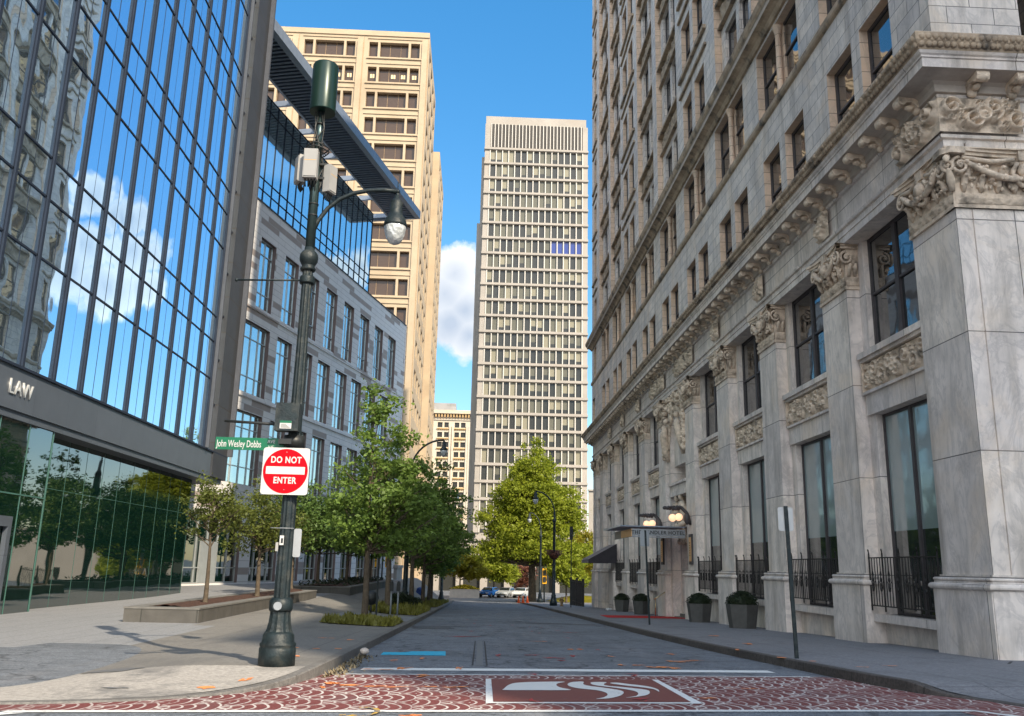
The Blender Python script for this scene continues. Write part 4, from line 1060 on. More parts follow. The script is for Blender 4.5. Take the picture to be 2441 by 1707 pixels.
MB().tube([(9.85, 48.9, -1.55), (10.05, 48.9, -1.45), (11.9, 48.9, -.2)], .03, 8).build('rail', 'brass', e)
MB().tube([(9.95, 48.9, sw(48.9)), (9.95, 48.9, -1.5)], .025, 8).tube([(11.7, 48.9, -2.3), (11.7, 48.9, -.35)], .025, 8).build('post', 'brass', e)
# awning
mb = MB(); y0, y1 = 66.6, 70.9; z0, z1, x0, x1 = .42, 1.85, 8.55, 10.7
mb.face([(x0, y0, z0+.25), (x0, y1, z0+.25), (x1, y1, z1), (x1, y0, z1)], 1)
mb.face([(x0, y0, z0), (x0, y1, z0), (x0, y1, z0+.25), (x0, y0, z0+.25)], 1)
for y in (y0, y1): mb.face([(x0, y, z0), (x0, y, z0+.25), (x1, y, z1), (x1, y, z0)], 0)
tag(mb.build('awning', ['awning', 'awning_top']), 'dark charcoal awning over the last doorway of the marble building', 'awning')
# stone pots
def pot(x, y, s, lab):
    zb = sw(y)-.01; e = thing('plant_pot', lab, 'planter', (x, y, zb), 'pots with clipped shrubs along the hotel wall')
    mb = MB()
    prof = [(.50*s, 0), (.62*s, .88*s), (.56*s, .88*s), (.54*s, .78*s)]
    rings = [[(x+r_*math.cos(R_(30+60*k)), y+r_*math.sin(R_(30+60*k)), zb+z) for k in range(6)] for r_, z in prof]
    for A, B in zip(rings, rings[1:]):
        for k in range(6): mb.face([A[k], A[(k+1) % 6], B[(k+1) % 6], B[k]])
    mb.face(rings[-1]); mb.build('pot', 'pot', e)
    mb = MB(); r = random.Random(int(y*10))
    mb.ell((x, y, zb+.92*s), (.50*s, .50*s, .34*s), 14, 8)
    for _ in range(1500):
        th, ph = r.uniform(0, 6.283), r.uniform(0, 1.6); k = r.uniform(.92, 1.22)
        c_ = Vector((x+.52*s*k*math.sin(ph)*math.cos(th), y+.52*s*k*math.sin(ph)*math.sin(th), zb+.90*s+.38*s*k*math.cos(ph)))
        a_ = Vector((r.uniform(-1, 1), r.uniform(-1, 1), r.uniform(-1, 1))).normalized(); b_ = a_.orthogonal(); q = .032*s
        mb.face([c_-a_*q, c_+b_*q*.6, c_+a_*q, c_-b_*q*.6])
    mb.build('shrub', 'box_leaf', e)
pot(9.95, 33.1, .98, 'largest and nearest stone pot with a clipped dark shrub')
pot(10.0, 39.6, .92, 'stone pot with a clipped shrub just right of the hotel entrance')
pot(10.0, 53.3, .88, 'stone pot with a clipped shrub just left of the hotel entrance')
pot(10.0, 60.3, .88, 'farthest stone pot with a clipped shrub along the hotel wall')
mb = MB().ell((9.6, 63.5, sw(63.5)+.08), (.25, .2, .09), 8, 5); tag(mb.build('paper_bag', 'white'), 'small white crumpled bag on the sidewalk by the farthest pot', 'litter')
# iron fence past the tower
e = thing('iron_fence', 'black iron railing fence beyond the end of the marble building', 'fence', (9.8, 84, -3.6))
mb = MB()
for k in range(30):
    y = 80+k*.33; mb.box(9.78, 9.82, y, y+.04, sw(y), -1.1)
mb.build('bars', 'iron', e); MB().box(9.77, 9.83, 80, 90, -1.3, -1.25).box(9.77, 9.83, 80, 90, -3.1, -3.05).build('rail', 'iron', e)
for y in (80, 84.9, 89.9): MB().box(9.7, 9.9, y-.1, y+.1, -3.7, -.9).build('post', 'iron', e)

# ================================================================== glass building on the left
GK = 1.217                                               # bay module of the glass building
FL = lambda u, v, w: (-14.6+w*GK, u*GK, v*GK)
gb = thing('glass_building', 'blue mirror glass building with LAW lettering on its dark band, at the left', 'building', (-20, 30, -1.6))
MU = [38.6-1.76*k for k in range(15)]
TR = [4.73, 7.87, 9.56, 10.70, 13.98, 15.67, 16.80, 20.08, 21.77, 22.90, 26.18, 27.87, 29.0, 32.3, 34.0, 35.1, 38.4]
r = random.Random(11)
for k in range(14):
    u1, u0 = MU[k], MU[k+1]; mb = MB()
    for z0, z1 in zip(TR, TR[1:]):
        for a, b in ((u0, (u0+u1)/2-.008), ((u0+u1)/2+.008, u1)):
            t1, t2, t3 = (r.uniform(-.0028, .0028) for _ in range(3))
            mb.face([FL(a, z0, t1), FL(b, z0, t1+t2), FL(b, z1, t1+t2+t3), FL(a, z1, t1+t3)])
    mb.build('glazing', 'curtain', gb)
    mb = MB(); uc = (u0+u1)/2; mb.fbox(FL, uc-.011, uc+.011, 4.73, 38.4, -.03, .004)
    mb.build('glass_joint', 'fin', gb)
for k, u in enumerate(MU):
    mb = MB(); mb.fbox(FL, u-.055, u+.055, 4.73, 38.4, -.05, .085); mb.fbox(FL, u-.095, u+.095, 4.73, 38.4, -.04, .03); mb.build('mullion', 'fin', gb)
for z in TR[1:]:
    mb = MB(); mb.fbox(FL, MU[-1], MU[0], z-.028, z+.028, -.03, .03); mb.build('transom', 'fin', gb)
mb = MB(); mb.fbox(FL, 5, 42.0, 3.65, 4.73, -.6, .04, 0); mb.fbox(FL, 5, 42.0, 4.73, 4.80, -.3, .101, 1); mb.fbox(FL, 5, 41.9, 3.45, 3.65, -3.5, -.02, 2); mb.fbox(FL, 41.6, 41.99, 3.65, 4.72, -4.0, -.6, 0)
mb.build('sign_band', ['band', 'fin', 'band'], gb)
text('lettering', 'LAW', .68, (-14.53, 27.83, 5.11), ROTW, 'alu', gb, sx=.92, ext=.03, bold=-.004, sp=1.15)
mb = MB(); mb.fbox(FL, 38.66, 39.9, 4.8, 40, -.25, -.12, 0)
for z in [4.8+2.1*k for k in range(17)]: mb.fbox(FL, 38.66, 39.9, z-.04, z+.04, -.12, -.06, 1)
mb.build('corner_glazing', ['curtain', 'fin'], gb)
mb = MB(); mb.fbox(FL, 39.9, 42.2, 3.66, 40, -4.0, .10, 0); mb.fbox(FL, 42.05, 42.25, 4.8, 40, .10, .32, 1); mb.fbox(FL, 38.62, 38.72, 4.8, 40, -.1, .24, 1)
mb.build('corner_pier', ['brownpanel', 'fin_light'], gb)
mb = MB(); mb.box(-48, -16.5, -6, 49.8, 4.1, 48.6); mb.build('core', 'band', gb)
LB = lambda u, v, w: (-15.36+w*GK, u*GK, v*GK)
mb = MB(); mb.fquad(LB, 25.0, 39.6, -1.5, 3.5, 0, 0); mb.face([LB(39.6, -1.5, 0), LB(39.6, -1.5, -7), LB(39.6, 3.5, -7), LB(39.6, 3.5, 0)], 0)
mb.build('lobby_glazing', ['lobby'], gb)
mb = MB()
for k in range(11):
    u = 26.2+1.33*k; mb.fbox(LB, u-.007, u+.007, -1.5, 3.45, -.01, .006)
mb.fbox(LB, 25, 39.6, 1.94, 1.955, -.01, .007); mb.build('glass_joint', 'lobby_edge', gb)
mb = MB(); mb.fbox(LB, 25.0, 39.7, -1.75, -1.50, -.2, .10); mb.build('base_kerb', 'band', gb)
VB = lambda u, v, w: (-14.70+w*GK, u*GK, v*GK)
mb = MB(); mb.fquad(VB, 20.0, 25.25, -1.5, 3.5, 0); mb.face([VB(25.25, -1.5, 0), VB(25.25, -1.5, -.54), VB(25.25, 3.5, -.54), VB(25.25, 3.5, 0)]); mb.fquad(VB, 2, 16.5, -1.5, 3.5, 0)
mb.build('vestibule_glazing', 'lobby', gb)
mb = MB(); mb.fbox(VB, 20, 25.27, -1.75, -1.5, -.2, .06); mb.fbox(VB, 25.22, 25.27, -1.5, 3.5, -.02, .02, 1); mb.fbox(VB, 20, 25.2, 1.55, 1.59, -.01, .02, 1)
for u in (22.4, 23.9): mb.fbox(VB, u-.012, u+.012, -1.5, 3.5, -.01, .015, 1)
mb.build('vestibule_base', ['band', 'lobby_edge'], gb)
mb = MB()
for u in (21.1, 22.75, 23.35): mb.fbox(VB, u-.09, u+.09, -1.6, .72, .02, .14)
mb.fbox(VB, 19.5, 23.44, .72, .98, .02, .14); mb.fbox(VB, 21.19, 22.66, -1.6, -1.42, .02, .12); mb.fbox(VB, 21.19, 22.66, -.62, -.52, .02, .12)
mb.build('door_frame', 'band', gb)

# ================================================================== stone wing behind
dx, dy = .245/math.hypot(.245, 1), 1/math.hypot(.245, 1)
FW = lambda u, v, w: (-18.2+dx*u+dy*w, 57.4+dy*u-dx*w, v)
wg = thing('stone_wing', 'banded limestone wing with a glazed upper storey under a louvred sun canopy', 'building', (-16, 75, -1.6))
ops = []; wn = []
for k in range(10):
    s0 = 1.65+4.15*k-.0
    if k == 0: s0 = 1.7
    if s0+2.4 < 39.5: o = (s0, s0+2.45, 18.5, 23.95); ops.append(o); wn.append(o)
r2 = [(3.75, 8.4), (9.7, 12.3), (13.65, 16.3), (17.5, 20.1), (21.4, 24.1), (25.3, 27.9), (29.3, 31.9), (33.2, 35.8)]
for a, b in r2:
    o = (a, b, 11.87, 17.15); ops.append(o); wn.append(o); o = (a, b, 5.3, 10.5); ops.append(o); wn.append(o)
gops = []
for a, b in [(-2.5, 6.8), (8.4, 12.6), (13.9, 16.6), (17.7, 20.4), (21.6, 24.3), (25.5, 28.2), (29.4, 32.1), (33.3, 36)]:
    o = (a, b, -1.5, 2.9); ops.append(o); gops.append(o)
mb = MB(); mb.wall(FW, -12, 40.5, -2.2, 26.5, 0, ops, 0, .38, 1)
mb.face([FW(40.5, -5, 0), FW(40.5, -5, -30), FW(40.5, 26.5, -30), FW(40.5, 26.5, 0)], 0)
mb.face([FW(-12, 26.5, 0), FW(40.5, 26.5, 0), FW(40.5, 26.5, -30), FW(-12, 26.5, -30)], 0)
mb.fbox(FW, -12, 40.55, 26.5, 26.62, -.5, .06, 2)
mb.fbox(FW, 3.2, 40.5, 18.12, 18.34, .004, .10, 0); mb.fbox(FW, 3.2, 40.5, 11.5, 11.70, .004, .10, 0)
mb.fbox(FW, 40.2, 40.52, -5, 26.5, .003, .05, 0)
mb.build('wall', ['wing', 'wing_reveal', 'fin_light'], wg)
for (u0, u1, v0, v1) in wn:
    n = 2 if u1-u0 < 3 else 4
    window_obj(FW, u0, u1, v0, v1, -.33, wg, frame='lightmetal', pane='wing_glass', mull=[u0+(u1-u0)*k/n for k in range(1, n)], fw=.055)
    wo = wg.children[-1]
    for z in (v0+1.25, v1-1.15): MB().fbox(FW, u0+.06, u1-.06, z-.03, z+.03, -.35, -.26).build('glazing_bar', 'lightmetal', wo)
for i, (u0, u1, v0, v1) in enumerate(gops):
    n = 7 if i == 0 else (4 if i == 1 else 3)
    mb = MB(); mb.fquad(FW, u0, u1, v0, v1, -.30); sf = MB()
    for k in range(n+1):
        u = u0+(u1-u0)*k/n; sf.fbox(FW, u-.035, u+.035, v0, v1, -.31, -.21)
    for z in (v0+.04, v0+1.0, v1-.04): sf.fbox(FW, u0, u1, z-.035, z+.035, -.308, -.208)
    if i == 0:
        sf.fbox(FW, 1.9, 3.9, -1.5, 1.2, -.25, -.13)
    s_ = sf.build('storefront_frame', 'lightmetal', wg); mb.build('storefront_glass', 'lobby', s_)
# glazed upper storey
CB = lambda u, v, w: FW(u, v, w-.15)
mb = MB(); z0, z1 = 26.62, 35.3
r = random.Random(5)
cols = [-12+k*1.35 for k in range(31)]
for a, b in zip(cols, cols[1:]):
    for c_, d_ in ((z0, 27.6), (27.6, 34.2), (34.2, z1)):
        t = r.uniform(-.006, .006); mb.face([CB(a, c_, 0), CB(b, c_, t), CB(b, d_, t*1.4), CB(a, d_, 0)])
e_ = cols[-1]
mb.face([CB(e_, z0, 0), CB(e_, z0, -12), CB(e_, z1, -12), CB(e_, z1, 0)])
up = mb.build('upper_glazing', 'wing_curtain', wg)
mb = MB()
for u in cols: mb.fbox(CB, u-.04, u+.04, z0, z1, -.02, .05)
mb.build('mullion', 'fin', up)
mb = MB()
for z in (27.6, 28.5, 34.2, z1-.05): mb.fbox(CB, -12, e_, z-.03, z+.03, -.02, .05)
mb.build('transom', 'fin', up)
# canopy
mb = MB(); zc = 36.0
mb.fbox(FW, -14, 32.0, zc-.1, zc+.75, 3.35, 3.85, 0); mb.fbox(FW, 31.6, 32.0, zc-.1, zc+.6, -3, 3.4, 0); mb.fbox(FW, -14, 31.6, zc-.05, zc+.5, .45, .65, 0)
cpy = mb.build('sun_canopy', 'canopy', wg)
mb = MB(); u = -13.8
while u < 31.5: mb.fbox(FW, u, u+.22, zc+.02, zc+.35, .65, 3.35); u += .46
mb.fbox(FW, -14, 31.6, zc+.45, zc+.5, .65, 3.35)
mb.build('louvre', 'louvre', cpy)
for k in range(10):
    u = -11+4.7*k; MB().fbox(FW, u-.12, u+.12, zc+.0, zc+.45, -2.0, .45).build('canopy_beam', 'canopy', cpy)

# ================================================================== tan office tower
tt = thing('tan_tower', 'sunlit tan concrete office tower with deep set window bays left of the street', 'building', (-21, 138, -4))
FT = lambda u, v, w: (u, 127.6-w, v)
FTS = lambda u, v, w: (-9.9+w, u, v)
ZR = 84.9; PIT = 4.50
wt = []
def tan_front(F, edges, rng, sidewin):
    ops = []
    for k in range(rng):
        zt = 82.9-PIT*k
        for x0, x1 in edges:
            L = x1-x0
            for a, b in sidewin: ops.append((x0+a*L, x0+b*L, zt-2.65, zt, .75)); wt.append((F, ops[-1]))
    return ops
edges = [(-41.6, -31.0), (-31.0, -20.5), (-20.5, -10.0)]
o1 = tan_front(FT, edges, 19, ((.08, .215), (.25, .69), (.725, .865)))
mb = MB(); mb.wall(FT, -52, -9.9, -5, ZR, 0, o1, 0, .75)
for k in range(20):
    zt = 82.9-PIT*k
    for x0, x1 in edges:
        L = x1-x0; mb.fbox(FT, x0+.06*L, x0+.90*L, zt+.55, zt+.72, .003, .14, 0)
        mb.fbox(FT, x0+.05*L, x0+.90*L, zt-3.05, zt-2.9, .003, .22, 0)
        mb.fbox(FT, x0+.90*L, x0+.985*L, zt-4.4, zt+.1, .003, .25, 0)
        mb.fbox(FT, x0+.995*L-.03, x0+.995*L+.03, zt-3.5, zt+.9, .004, .012, 1)
mb.fbox(FT, -52, -9.9, ZR-.9, ZR, .003, .18, 0)
# side
se = [(128.6, 133.6), (133.6, 138.6), (138.6, 143.6), (143.6, 148.6)]
o2 = tan_front(FTS, se, 19, ((.16, .84),))
mb.wall(FTS, 127.6, 149.2, -5, ZR, 0, o2, 0, .9)
for k in range(19):
    zt = 82.9-PIT*k
    for x0, x1 in se: mb.face([FTS(x0+.8, zt-2.35, .0), FTS(x1-.8, zt-2.35, .0), FTS(x1-.8, zt-3.4, .0), FTS(x0+.8, zt-3.4, .0)], 0) if False else None
mb.face([(-52, 127.6, ZR), (-9.9, 127.6, ZR), (-9.9, 149.2, ZR), (-52, 149.2, ZR)]); mb.face([(-52, 149.2, -5), (-9.9, 149.2, -5), (-9.9, 149.2, ZR), (-52, 149.2, ZR)])
mb.build('wall', ['tan', 'tan_dark'], tt)
# rear block
FR1 = lambda u, v, w: (u, 150-w, v)
FR2 = lambda u, v, w: (-8.7+w, u, v)
o3 = []
mb = MB(); mb.wall(FR1, -11.5, -8.7, -5, 75.0, 0, [], 0)
n0_ = len(wt)
for k in range(17):
    zt = 73.4-PIT*k
    for a in (151.6, 156.2, 160.8, 165.4): o3.append((a, a+2.8, zt-2.7, zt, .9)); wt.append((FR2, o3[-1]))
mb.wall(FR2, 150, 169.2, -5, 75.0, 0, o3, 0, .9); mb.face([(-11.5, 150, 75), (-8.7, 150, 75), (-8.7, 169.2, 75), (-11.5, 169.2, 75)])
mb.face([(-9.9, 149.0, -5), (-9.9, 149.0, 75), (-9.9, 150.2, 75), (-9.9, 150.2, -5)])
mb.build('rear_wall', 'tan', tt)
fr = [x for x in wt if x[0] is FT and x[1][0] > -33]; ot = [x for x in wt if not (x[0] is FT and x[1][0] > -33)]
keep = fr[:98]; ot = fr[98:]+ot
r = random.Random(3)
for F, o in keep:
    mb = MB(); mb.fquad(F, o[0], o[1], o[2], o[3], -.70, 0)
    L = o[1]-o[0]
    if L > 3: mb.fbox(F, o[0]+L*.34, o[0]+L*.34+.06, o[2], o[3], -.70, -.64, 1); mb.fbox(F, o[0]+L*.72, o[0]+L*.72+.04, o[2], o[3], -.70, -.64, 1)
    if o[3] < 79 and o[3] > 77 and r.random() < .8:
        for q in ((.5, .85) if L > 3 else (.5,)): mb.fquad(F, o[0]+L*q-.35, o[0]+L*q-.05, o[2]+1.0, o[2]+1.7, -.66, 2); mb.fquad(F, o[0]+L*q+.05, o[0]+L*q+.35, o[2]+1.0, o[2]+1.7, -.66, 2)
    mb.build('window', ['tan_glass', 'tan_dark', 'blind'], tt)
mb = MB()
for F, o in ot: mb.fquad(F, o[0], o[1], o[2], o[3], -.70, 0)
mb.build('window', 'tan_glass', tt, kind='stuff')

# ================================================================== pale ribbon window tower
tw = thing('ribbon_window_tower', 'tall pale stone office tower with stacked ribbon windows at the end of the street', 'building', (13, 230, -4.5))
FC = lambda u, v, w: (u, 215-w, v)
mb = MB(); mb.box(.2, 26.8, 215.6, 240, -5, 114, 0); mb.box(-.36, 26.85, 215.25, 240, 116.5, 118.8, 0); mb.box(0.1, 26.6, 215.3, 216, 109.6, 116.5, 1)
mb.box(-.5, 1.0, 215.2, 217, 109, 116.5, 0); mb.box(25.9, 27.3, 215.2, 217, 109, 116.5, 0)
mb.box(-2.0, .4, 221, 245, -5, 90, 0); mb.box(-1.2, .3, 218, 221, -5, 108, 0)
body = mb.build('wall', ['tower', 'tower_louvre'], tw)
mb = MB()
for k in range(27): mb.box(1.08+.935*k, 1.30+.935*k, 215.0, 215.35, 109.6, 116.5)
mb.build('roof_louvre', 'tower_white', tw)
r = random.Random(8)
for k in range(24):
    zt = 108.73-4.235*k; zb = zt-3.40
    a, b = 1.0, 25.9
    mb = MB(); mb.box(-.5, 27.35, 214.95, 215.7, zt, zt+.80, 0); mb.box(-.55, 27.4, 214.7, 214.95, zt+.12, zt+.68, 0)
    mb.box(-.45, 1.0, 215.15, 215.7, zt-3.44, zt, 0); mb.box(25.9, 27.3, 215.15, 215.7, zt-3.44, zt, 0)
    for sx in (-.62, 27.3): mb.box(sx, sx+.12, 215.0, 216.6, zt+.1, zt+.7, 0)
    mb.build('spandrel_band', 'tower', tw)
    g = MB(); w_ = (b-a)/14.5; drop = .35
    fr_ = MB()
    for q in range(15):
        x0 = a+(b-a)*q/15; x1 = a+(b-a)*(q+1)/15; t = r.random()
        bl = r.random()*.9
        if k == 6 and q >= 10: g.fquad(FC, x0, x1, zb, zt, -.45, 3)
        else:
            p_ = .35 if k < 9 else .6
            mi_ = 0
            if r.random() < p_: hz = zb+(zt-zb)*r.choice((.25, .3, .4, .0)); g.fquad(FC, x0, x1, hz, zt, -.45, 2 if r.random() < .6 else 1); g.fquad(FC, x0, x1, zb, hz, -.45, 0)
            else: g.fquad(FC, x0, x1, zb, zt, -.45, 0 if r.random() < .6 else 1)
        fr_.box(x0-.13, x0+.13, 214.98, 215.4, zb-.05, zt, 0)
    fr_.box(b-.13, b+.13, 214.98, 215.4, zb-.05, zt, 0)
    wb = fr_.build('window_band', 'tower_white', tw); g.build('pane', ['tw_dark', 'tw_mid', 'tw_light', 'tw_blue'], wb)
# ornate building far behind
ob = thing('ornate_building', 'distant cream ornate office block with a bracketed roof cornice', 'building', (-9, 330, -4.5))
FO = lambda u, v, w: (u, 320-w, v)
cx_ = [-19.6, -14.2, -12.1, -9.4, -7.3, -2.9+.3, -.6, 2.4, 4.5]; ops = []
zs = [51.4-3.64*k for k in range(14)]
cc = [(-24.6, -22.8), (-22.1, -20.3), (-14.9, -13.1), (-12.4, -10.8), (-8.6, -6.9), (-6.3, -4.6), (-2.2, -.6), (0, 1.6)]
for z in zs:
    for a, b in cc: ops.append((a, b, z-1.9, z, .5))
mb = MB(); mb.wall(FO, -40, 10, -5, 54.5, 0, ops, 0, .5)
for u in (-19.5, -18, -10.2, -9.2, -4.0, -3.2): mb.fbox(FO, u-.35, u+.35, 0, 50, .003, .5, 0)
mb.fbox(FO, -41, 11, 54.5, 55.8, -1, 1.6, 0); mb.fbox(FO, -41, 11, 52.2, 52.5, .003, .4, 0); mb.face([(-40, 320, 54.5), (10, 320, 54.5), (10, 345, 54.5), (-40, 345, 54.5)])
for z in zs:
    for k in range(0, 8, 2): mb.fbox(FO, cc[k][0]-.2, cc[k+1][1]+.2, z-2.5, z-2.2, .003, .6, 1)
    for k in range(0, 8, 2):
        for q in range(6): mb.fbox(FO, cc[k][0]+q*.68, cc[k][0]+q*.68+.3, z-2.9, z-2.5, .003, .35, 1)
mb.build('wall', ['orn', 'orn_accent'], ob)
mb = MB(); u = -40
while u < 10: mb.fbox(FO, u, u+.45, 53.2, 54.5, .003, 1.2); u += 1.1
mb.build('cornice_bracket', 'orn_accent', ob)
mb = MB()
for o in ops: mb.fquad(FO, o[0], o[1], o[2], o[3], -.45)
mb.build('window', 'tw_dark', ob, kind='stuff')
MB().box(-18, -8.5, 325, 335, 54.5, 59.5).build('roof_house', 'grey_wall', ob)
# low buildings at the far crossing
lb = thing('podium_building', 'low shaded concrete podium behind the parked cars', 'building', (5, 165, -4.5))
PB = lambda u, v, w: (u, 160-w, v)
ops = [(-19+4.3*k, -16+4.3*k, -4.4, 1.6) for k in range(12)]
mb = MB(); mb.wall(PB, -30, 60, -4.6, 4.8, 0, ops, 0, 1.0); mb.face([(-30, 160, 4.8), (60, 160, 4.8), (60, 214, 4.8), (-30, 214, 4.8)]); mb.fbox(PB, -30, 60, 4.4, 4.8, .003, .5, 0)
mb.build('wall', 'tower', lb)
for o in ops: MB().fquad(PB, o[0], o[1], o[2], o[3], -.9).build('window', 'tw_dark', lb)
kb = thing('grey_kiosk', 'grey concrete kiosk wall with a pale panel behind the left row of trees', 'kiosk', (-11, 98, -3.5))
mb = MB(); mb.box(-14.5, -8.2, 96.6, 104, -4.2, -.4, 0); mb.box(-12.2, -8.4, 96.55, 96.6, -3.9, -1.6, 1); mb.box(-14.6, -8.1, 96.5, 104.1, -.4, -.1, 0)
mb.build('wall', ['grey_wall', 'metalback'], kb)
mb = MB(); mb.box(-11.6, -11.1, 96.53, 96.55, -2.6, -2.2, 0).box(-12.0, -9.6, 96.53, 96.55, -2.9, -2.75, 0).box(-10.2, -9.7, 96.53, 96.55, -2.5, -2.2, 0); mb.build('notice', 'bluebox', kb)
sb = thing('side_street_block', 'pale low building seen past the far right end of the marble tower', 'building', (50, 300, -4))
FX = lambda u, v, w: (u, 290-w, v)
ops = [(39+3*k, 40.6+3*k, 12+4*j, 14.2+4*j) for k in range(3) for j in range(3)]
mb = MB(); mb.wall(FX, 37.2, 60, -5, 25, 0, ops, 0, .4); mb.fbox(FX, 37, 60, 25, 25.5, -.4, .6); mb.build('wall', 'tower', sb)
mb = MB()
for o in ops: mb.fquad(FX, *o[:4], -.35)
mb.build('window', 'tw_dark', sb)
# block added out of view behind the viewer to shade the corner and road
ab = thing('shade_block', 'beige block added out of view behind the viewpoint to shade the corner', 'building', (30, -50, -1))
FA = lambda u, v, w: (u, -22+w, v)
ops = [(47+3.4*k, 49.2+3.4*k, 2+4*j, 4.6+4*j) for k in range(14) for j in range(15)]
mb = MB(); mb.wall(FA, 44.8, 98, -1.3, 70, 0, ops, 0, .4); mb.box(44.8, 98, -60, -22.6, -1.3, 70, 0); mb.build('wall', 'tower', ab)
mb = MB()
for o in ops: mb.fquad(FA, *o[:4], -.35)
mb.build('window', 'tw_dark', ab, kind='stuff')

# ================================================================== trees
def tree(name, label, loc, trunk_h, crown, nleaf, lsize, leaf, seed, group=None, tr=.12, nlimb=26, clus=.45, cat='tree', lean=(0, 0), fork=None, hollow=.35):
    """crown = list of (dx,dy,dz centre, rx,ry,rz) relative to the base"""
    r = random.Random(seed); x0, y0, z0 = loc
    e = thing(name, label, cat, loc, group)
    top = max(c[2]+c[5] for c in crown)
    tops = Vector((x0+lean[0], y0+lean[1], z0+top*.9))
    mb = MB(); base = Vector(loc)
    def tp(t):
        p = base.lerp(tops, t); p.x += .10*math.sin(t*5+seed)*top*.05; p.y += .08*math.sin(t*4+seed*2)*top*.05; return p
    mb.tube([base-Vector((0, 0, .2))]+[tp(t) for t in (0.0, .03, .1, .25, .4, .55, .7, .85, 1)], [tr*1.5, tr*1.4, tr*1.1, tr, tr*.85, tr*.7, tr*.5, tr*.36, tr*.22, .02], 9)
    vol = [c[3]*c[4]*c[5] for c in crown]; tot = sum(vol); cl = []
    nc = int(nleaf/58)
    while len(cl) < nc:
        c = crown[r.choices(range(len(crown)), vol)[0]]
        v = Vector((r.gauss(0, 1), r.gauss(0, 1), r.gauss(0, 1))).normalized()
        k = (hollow+(1-hollow)*r.random()**.5)*r.uniform(.85, 1.08)
        cl.append(Vector((x0+c[0]+v.x*c[3]*k, y0+c[1]+v.y*c[4]*k, z0+c[2]+v.z*c[5]*k)))
    th = trunk_h/(top*.9)
    for c in r.sample(cl, min(nlimb, len(cl))):
        hz = max(th, min(.95, (c.z-z0)/(top*.9)-.18*r.random()-.08)); s_ = tp(hz); m_ = (s_+c)/2+Vector((0, 0, -.06*(c-s_).length)); q = tr*(.5*(1-hz)+.12)
        mb.tube([s_, m_, c], [q, q*.6, .012], 5, cap=False)
        for _ in range(2):
            d = m_.lerp(c, r.random())+Vector((r.uniform(-.5, .5), r.uniform(-.5, .5), r.uniform(-.1, .6)))*clus*1.6; mb.tube([m_.lerp(c, .3), d], [q*.35, .006], 4, cap=False)
    mb.build('trunk', 'bark', e)
    mb = MB(); V = mb.v; Fc = mb.f
    for c in cl:
        rc = clus*r.uniform(.5, 1.25)
        for _ in range(int(58*r.uniform(.5, 1.5))):
            p = c+Vector((r.gauss(0, .5), r.gauss(0, .5), r.gauss(0, .36)))*rc
            a = Vector((r.uniform(-1, 1), r.uniform(-1, 1), r.uniform(-.8, .35))).normalized()
            b = a.cross(Vector((r.uniform(-1, 1), r.uniform(-1, 1), r.uniform(-.2, 1)))).normalized()
            s_ = lsize*r.uniform(.45, 1.6); i = len(V)
            V += [tuple(p-a*s_*.5), tuple(p+b*s_*.28), tuple(p+a*s_*.5), tuple(p-b*s_*.28)]; Fc.append((i, i+1, i+2, i+3))
    mb.m = [0]*len(Fc); mb.s = [False]*len(Fc)
    mb.build('crown', leaf, e); return e
G1 = 'street trees along the left kerb'
tree('street_tree', 'nearest slender oak at the left kerb, standing in a bed of low grass', (-3.95, 33.2, sw(33)), 2.4, [(.3, 0, 4.6, 1.75, 1.8, 1.9), (-.5, 0, 3.6, 1.5, 1.5, 1.1), (.5, 0, 6.6, 1.15, 1.2, 1.6), (1.2, 0, 3.6, 1.6, 1.5, 1.4), (-1.2, .2, 4.7, .8, .9, .9), (.2, 0, 8.0, .7, .7, .9)], 12000, .15, 'leaf_dark', 1, G1, .12, 40, .42)
tree('street_tree', 'second oak of the left row, with a darker forked trunk', (-4.4, 47, sw(47)), 2.8, [(.3, 0, 5.2, 2.6, 2.4, 2.3), (.6, 0, 7.2, 1.6, 1.6, 1.8), (-.8, 0, 4.0, 2.2, 2, 1.3), (1.6, .2, 4.6, 1.6, 1.5, 1.5)], 10500, .17, 'leaf_dark', 2, G1, .17, 34, .5)
tree('street_tree', 'third oak of the left row, just beyond the thick lamp post', (-3.9, 58, sw(58)), 3.0, [(.4, 0, 5.6, 2.7, 2.6, 2.6), (.9, 0, 7.9, 1.7, 1.7, 2.0), (1.9, 0, 4.6, 1.7, 1.6, 1.6)], 9500, .19, 'leaf_dark', 3, G1, .16, 30, .55)
tree('street_tree', 'fourth oak of the left row, leaning out over the roadway', (-3.8, 70, sw(70)), 3.0, [(.4, 0, 5.6, 2.9, 2.6, 2.6), (1.3, 0, 7.4, 2.0, 1.7, 2.0), (2.2, 0, 4.9, 1.6, 1.6, 1.5)], 9000, .21, 'leaf_dark', 4, G1, .16, 24, .6)
tree('street_tree', 'fifth oak of the left row, low and dense', (-3.9, 81, sw(81)), 2.8, [(.4, 0, 5.0, 2.7, 2.6, 2.3), (1.2, 0, 6.6, 1.6, 1.7, 1.7)], 9000, .24, 'leaf_dark', 5, G1, .15, 20, .6)
tree('street_tree', 'farthest oak of the left row, by the blue box', (-4.2, 92, sw(92)), 2.8, [(.2, 0, 4.6, 2.6, 2.6, 2.2), (1.0, 0, 5.6, 1.6, 1.7, 1.6)], 8000, .26, 'leaf_dark', 6, G1, .15, 20, .6)
G2 = 'small trees in the granite planters'
tree('planter_tree', 'first small olive green tree in the near end of the granite planter', (-8.75, 30.0, -1.4), 1.5, [(.1, 0, 3.0, 1.1, 1.2, .8), (-.5, .1, 2.6, .7, .8, .5), (.7, .1, 2.7, .75, .8, .6), (0, 0, 3.6, .7, .7, .5)], 4200, .10, 'leaf_olive', 7, G2, .075, 30, .34)
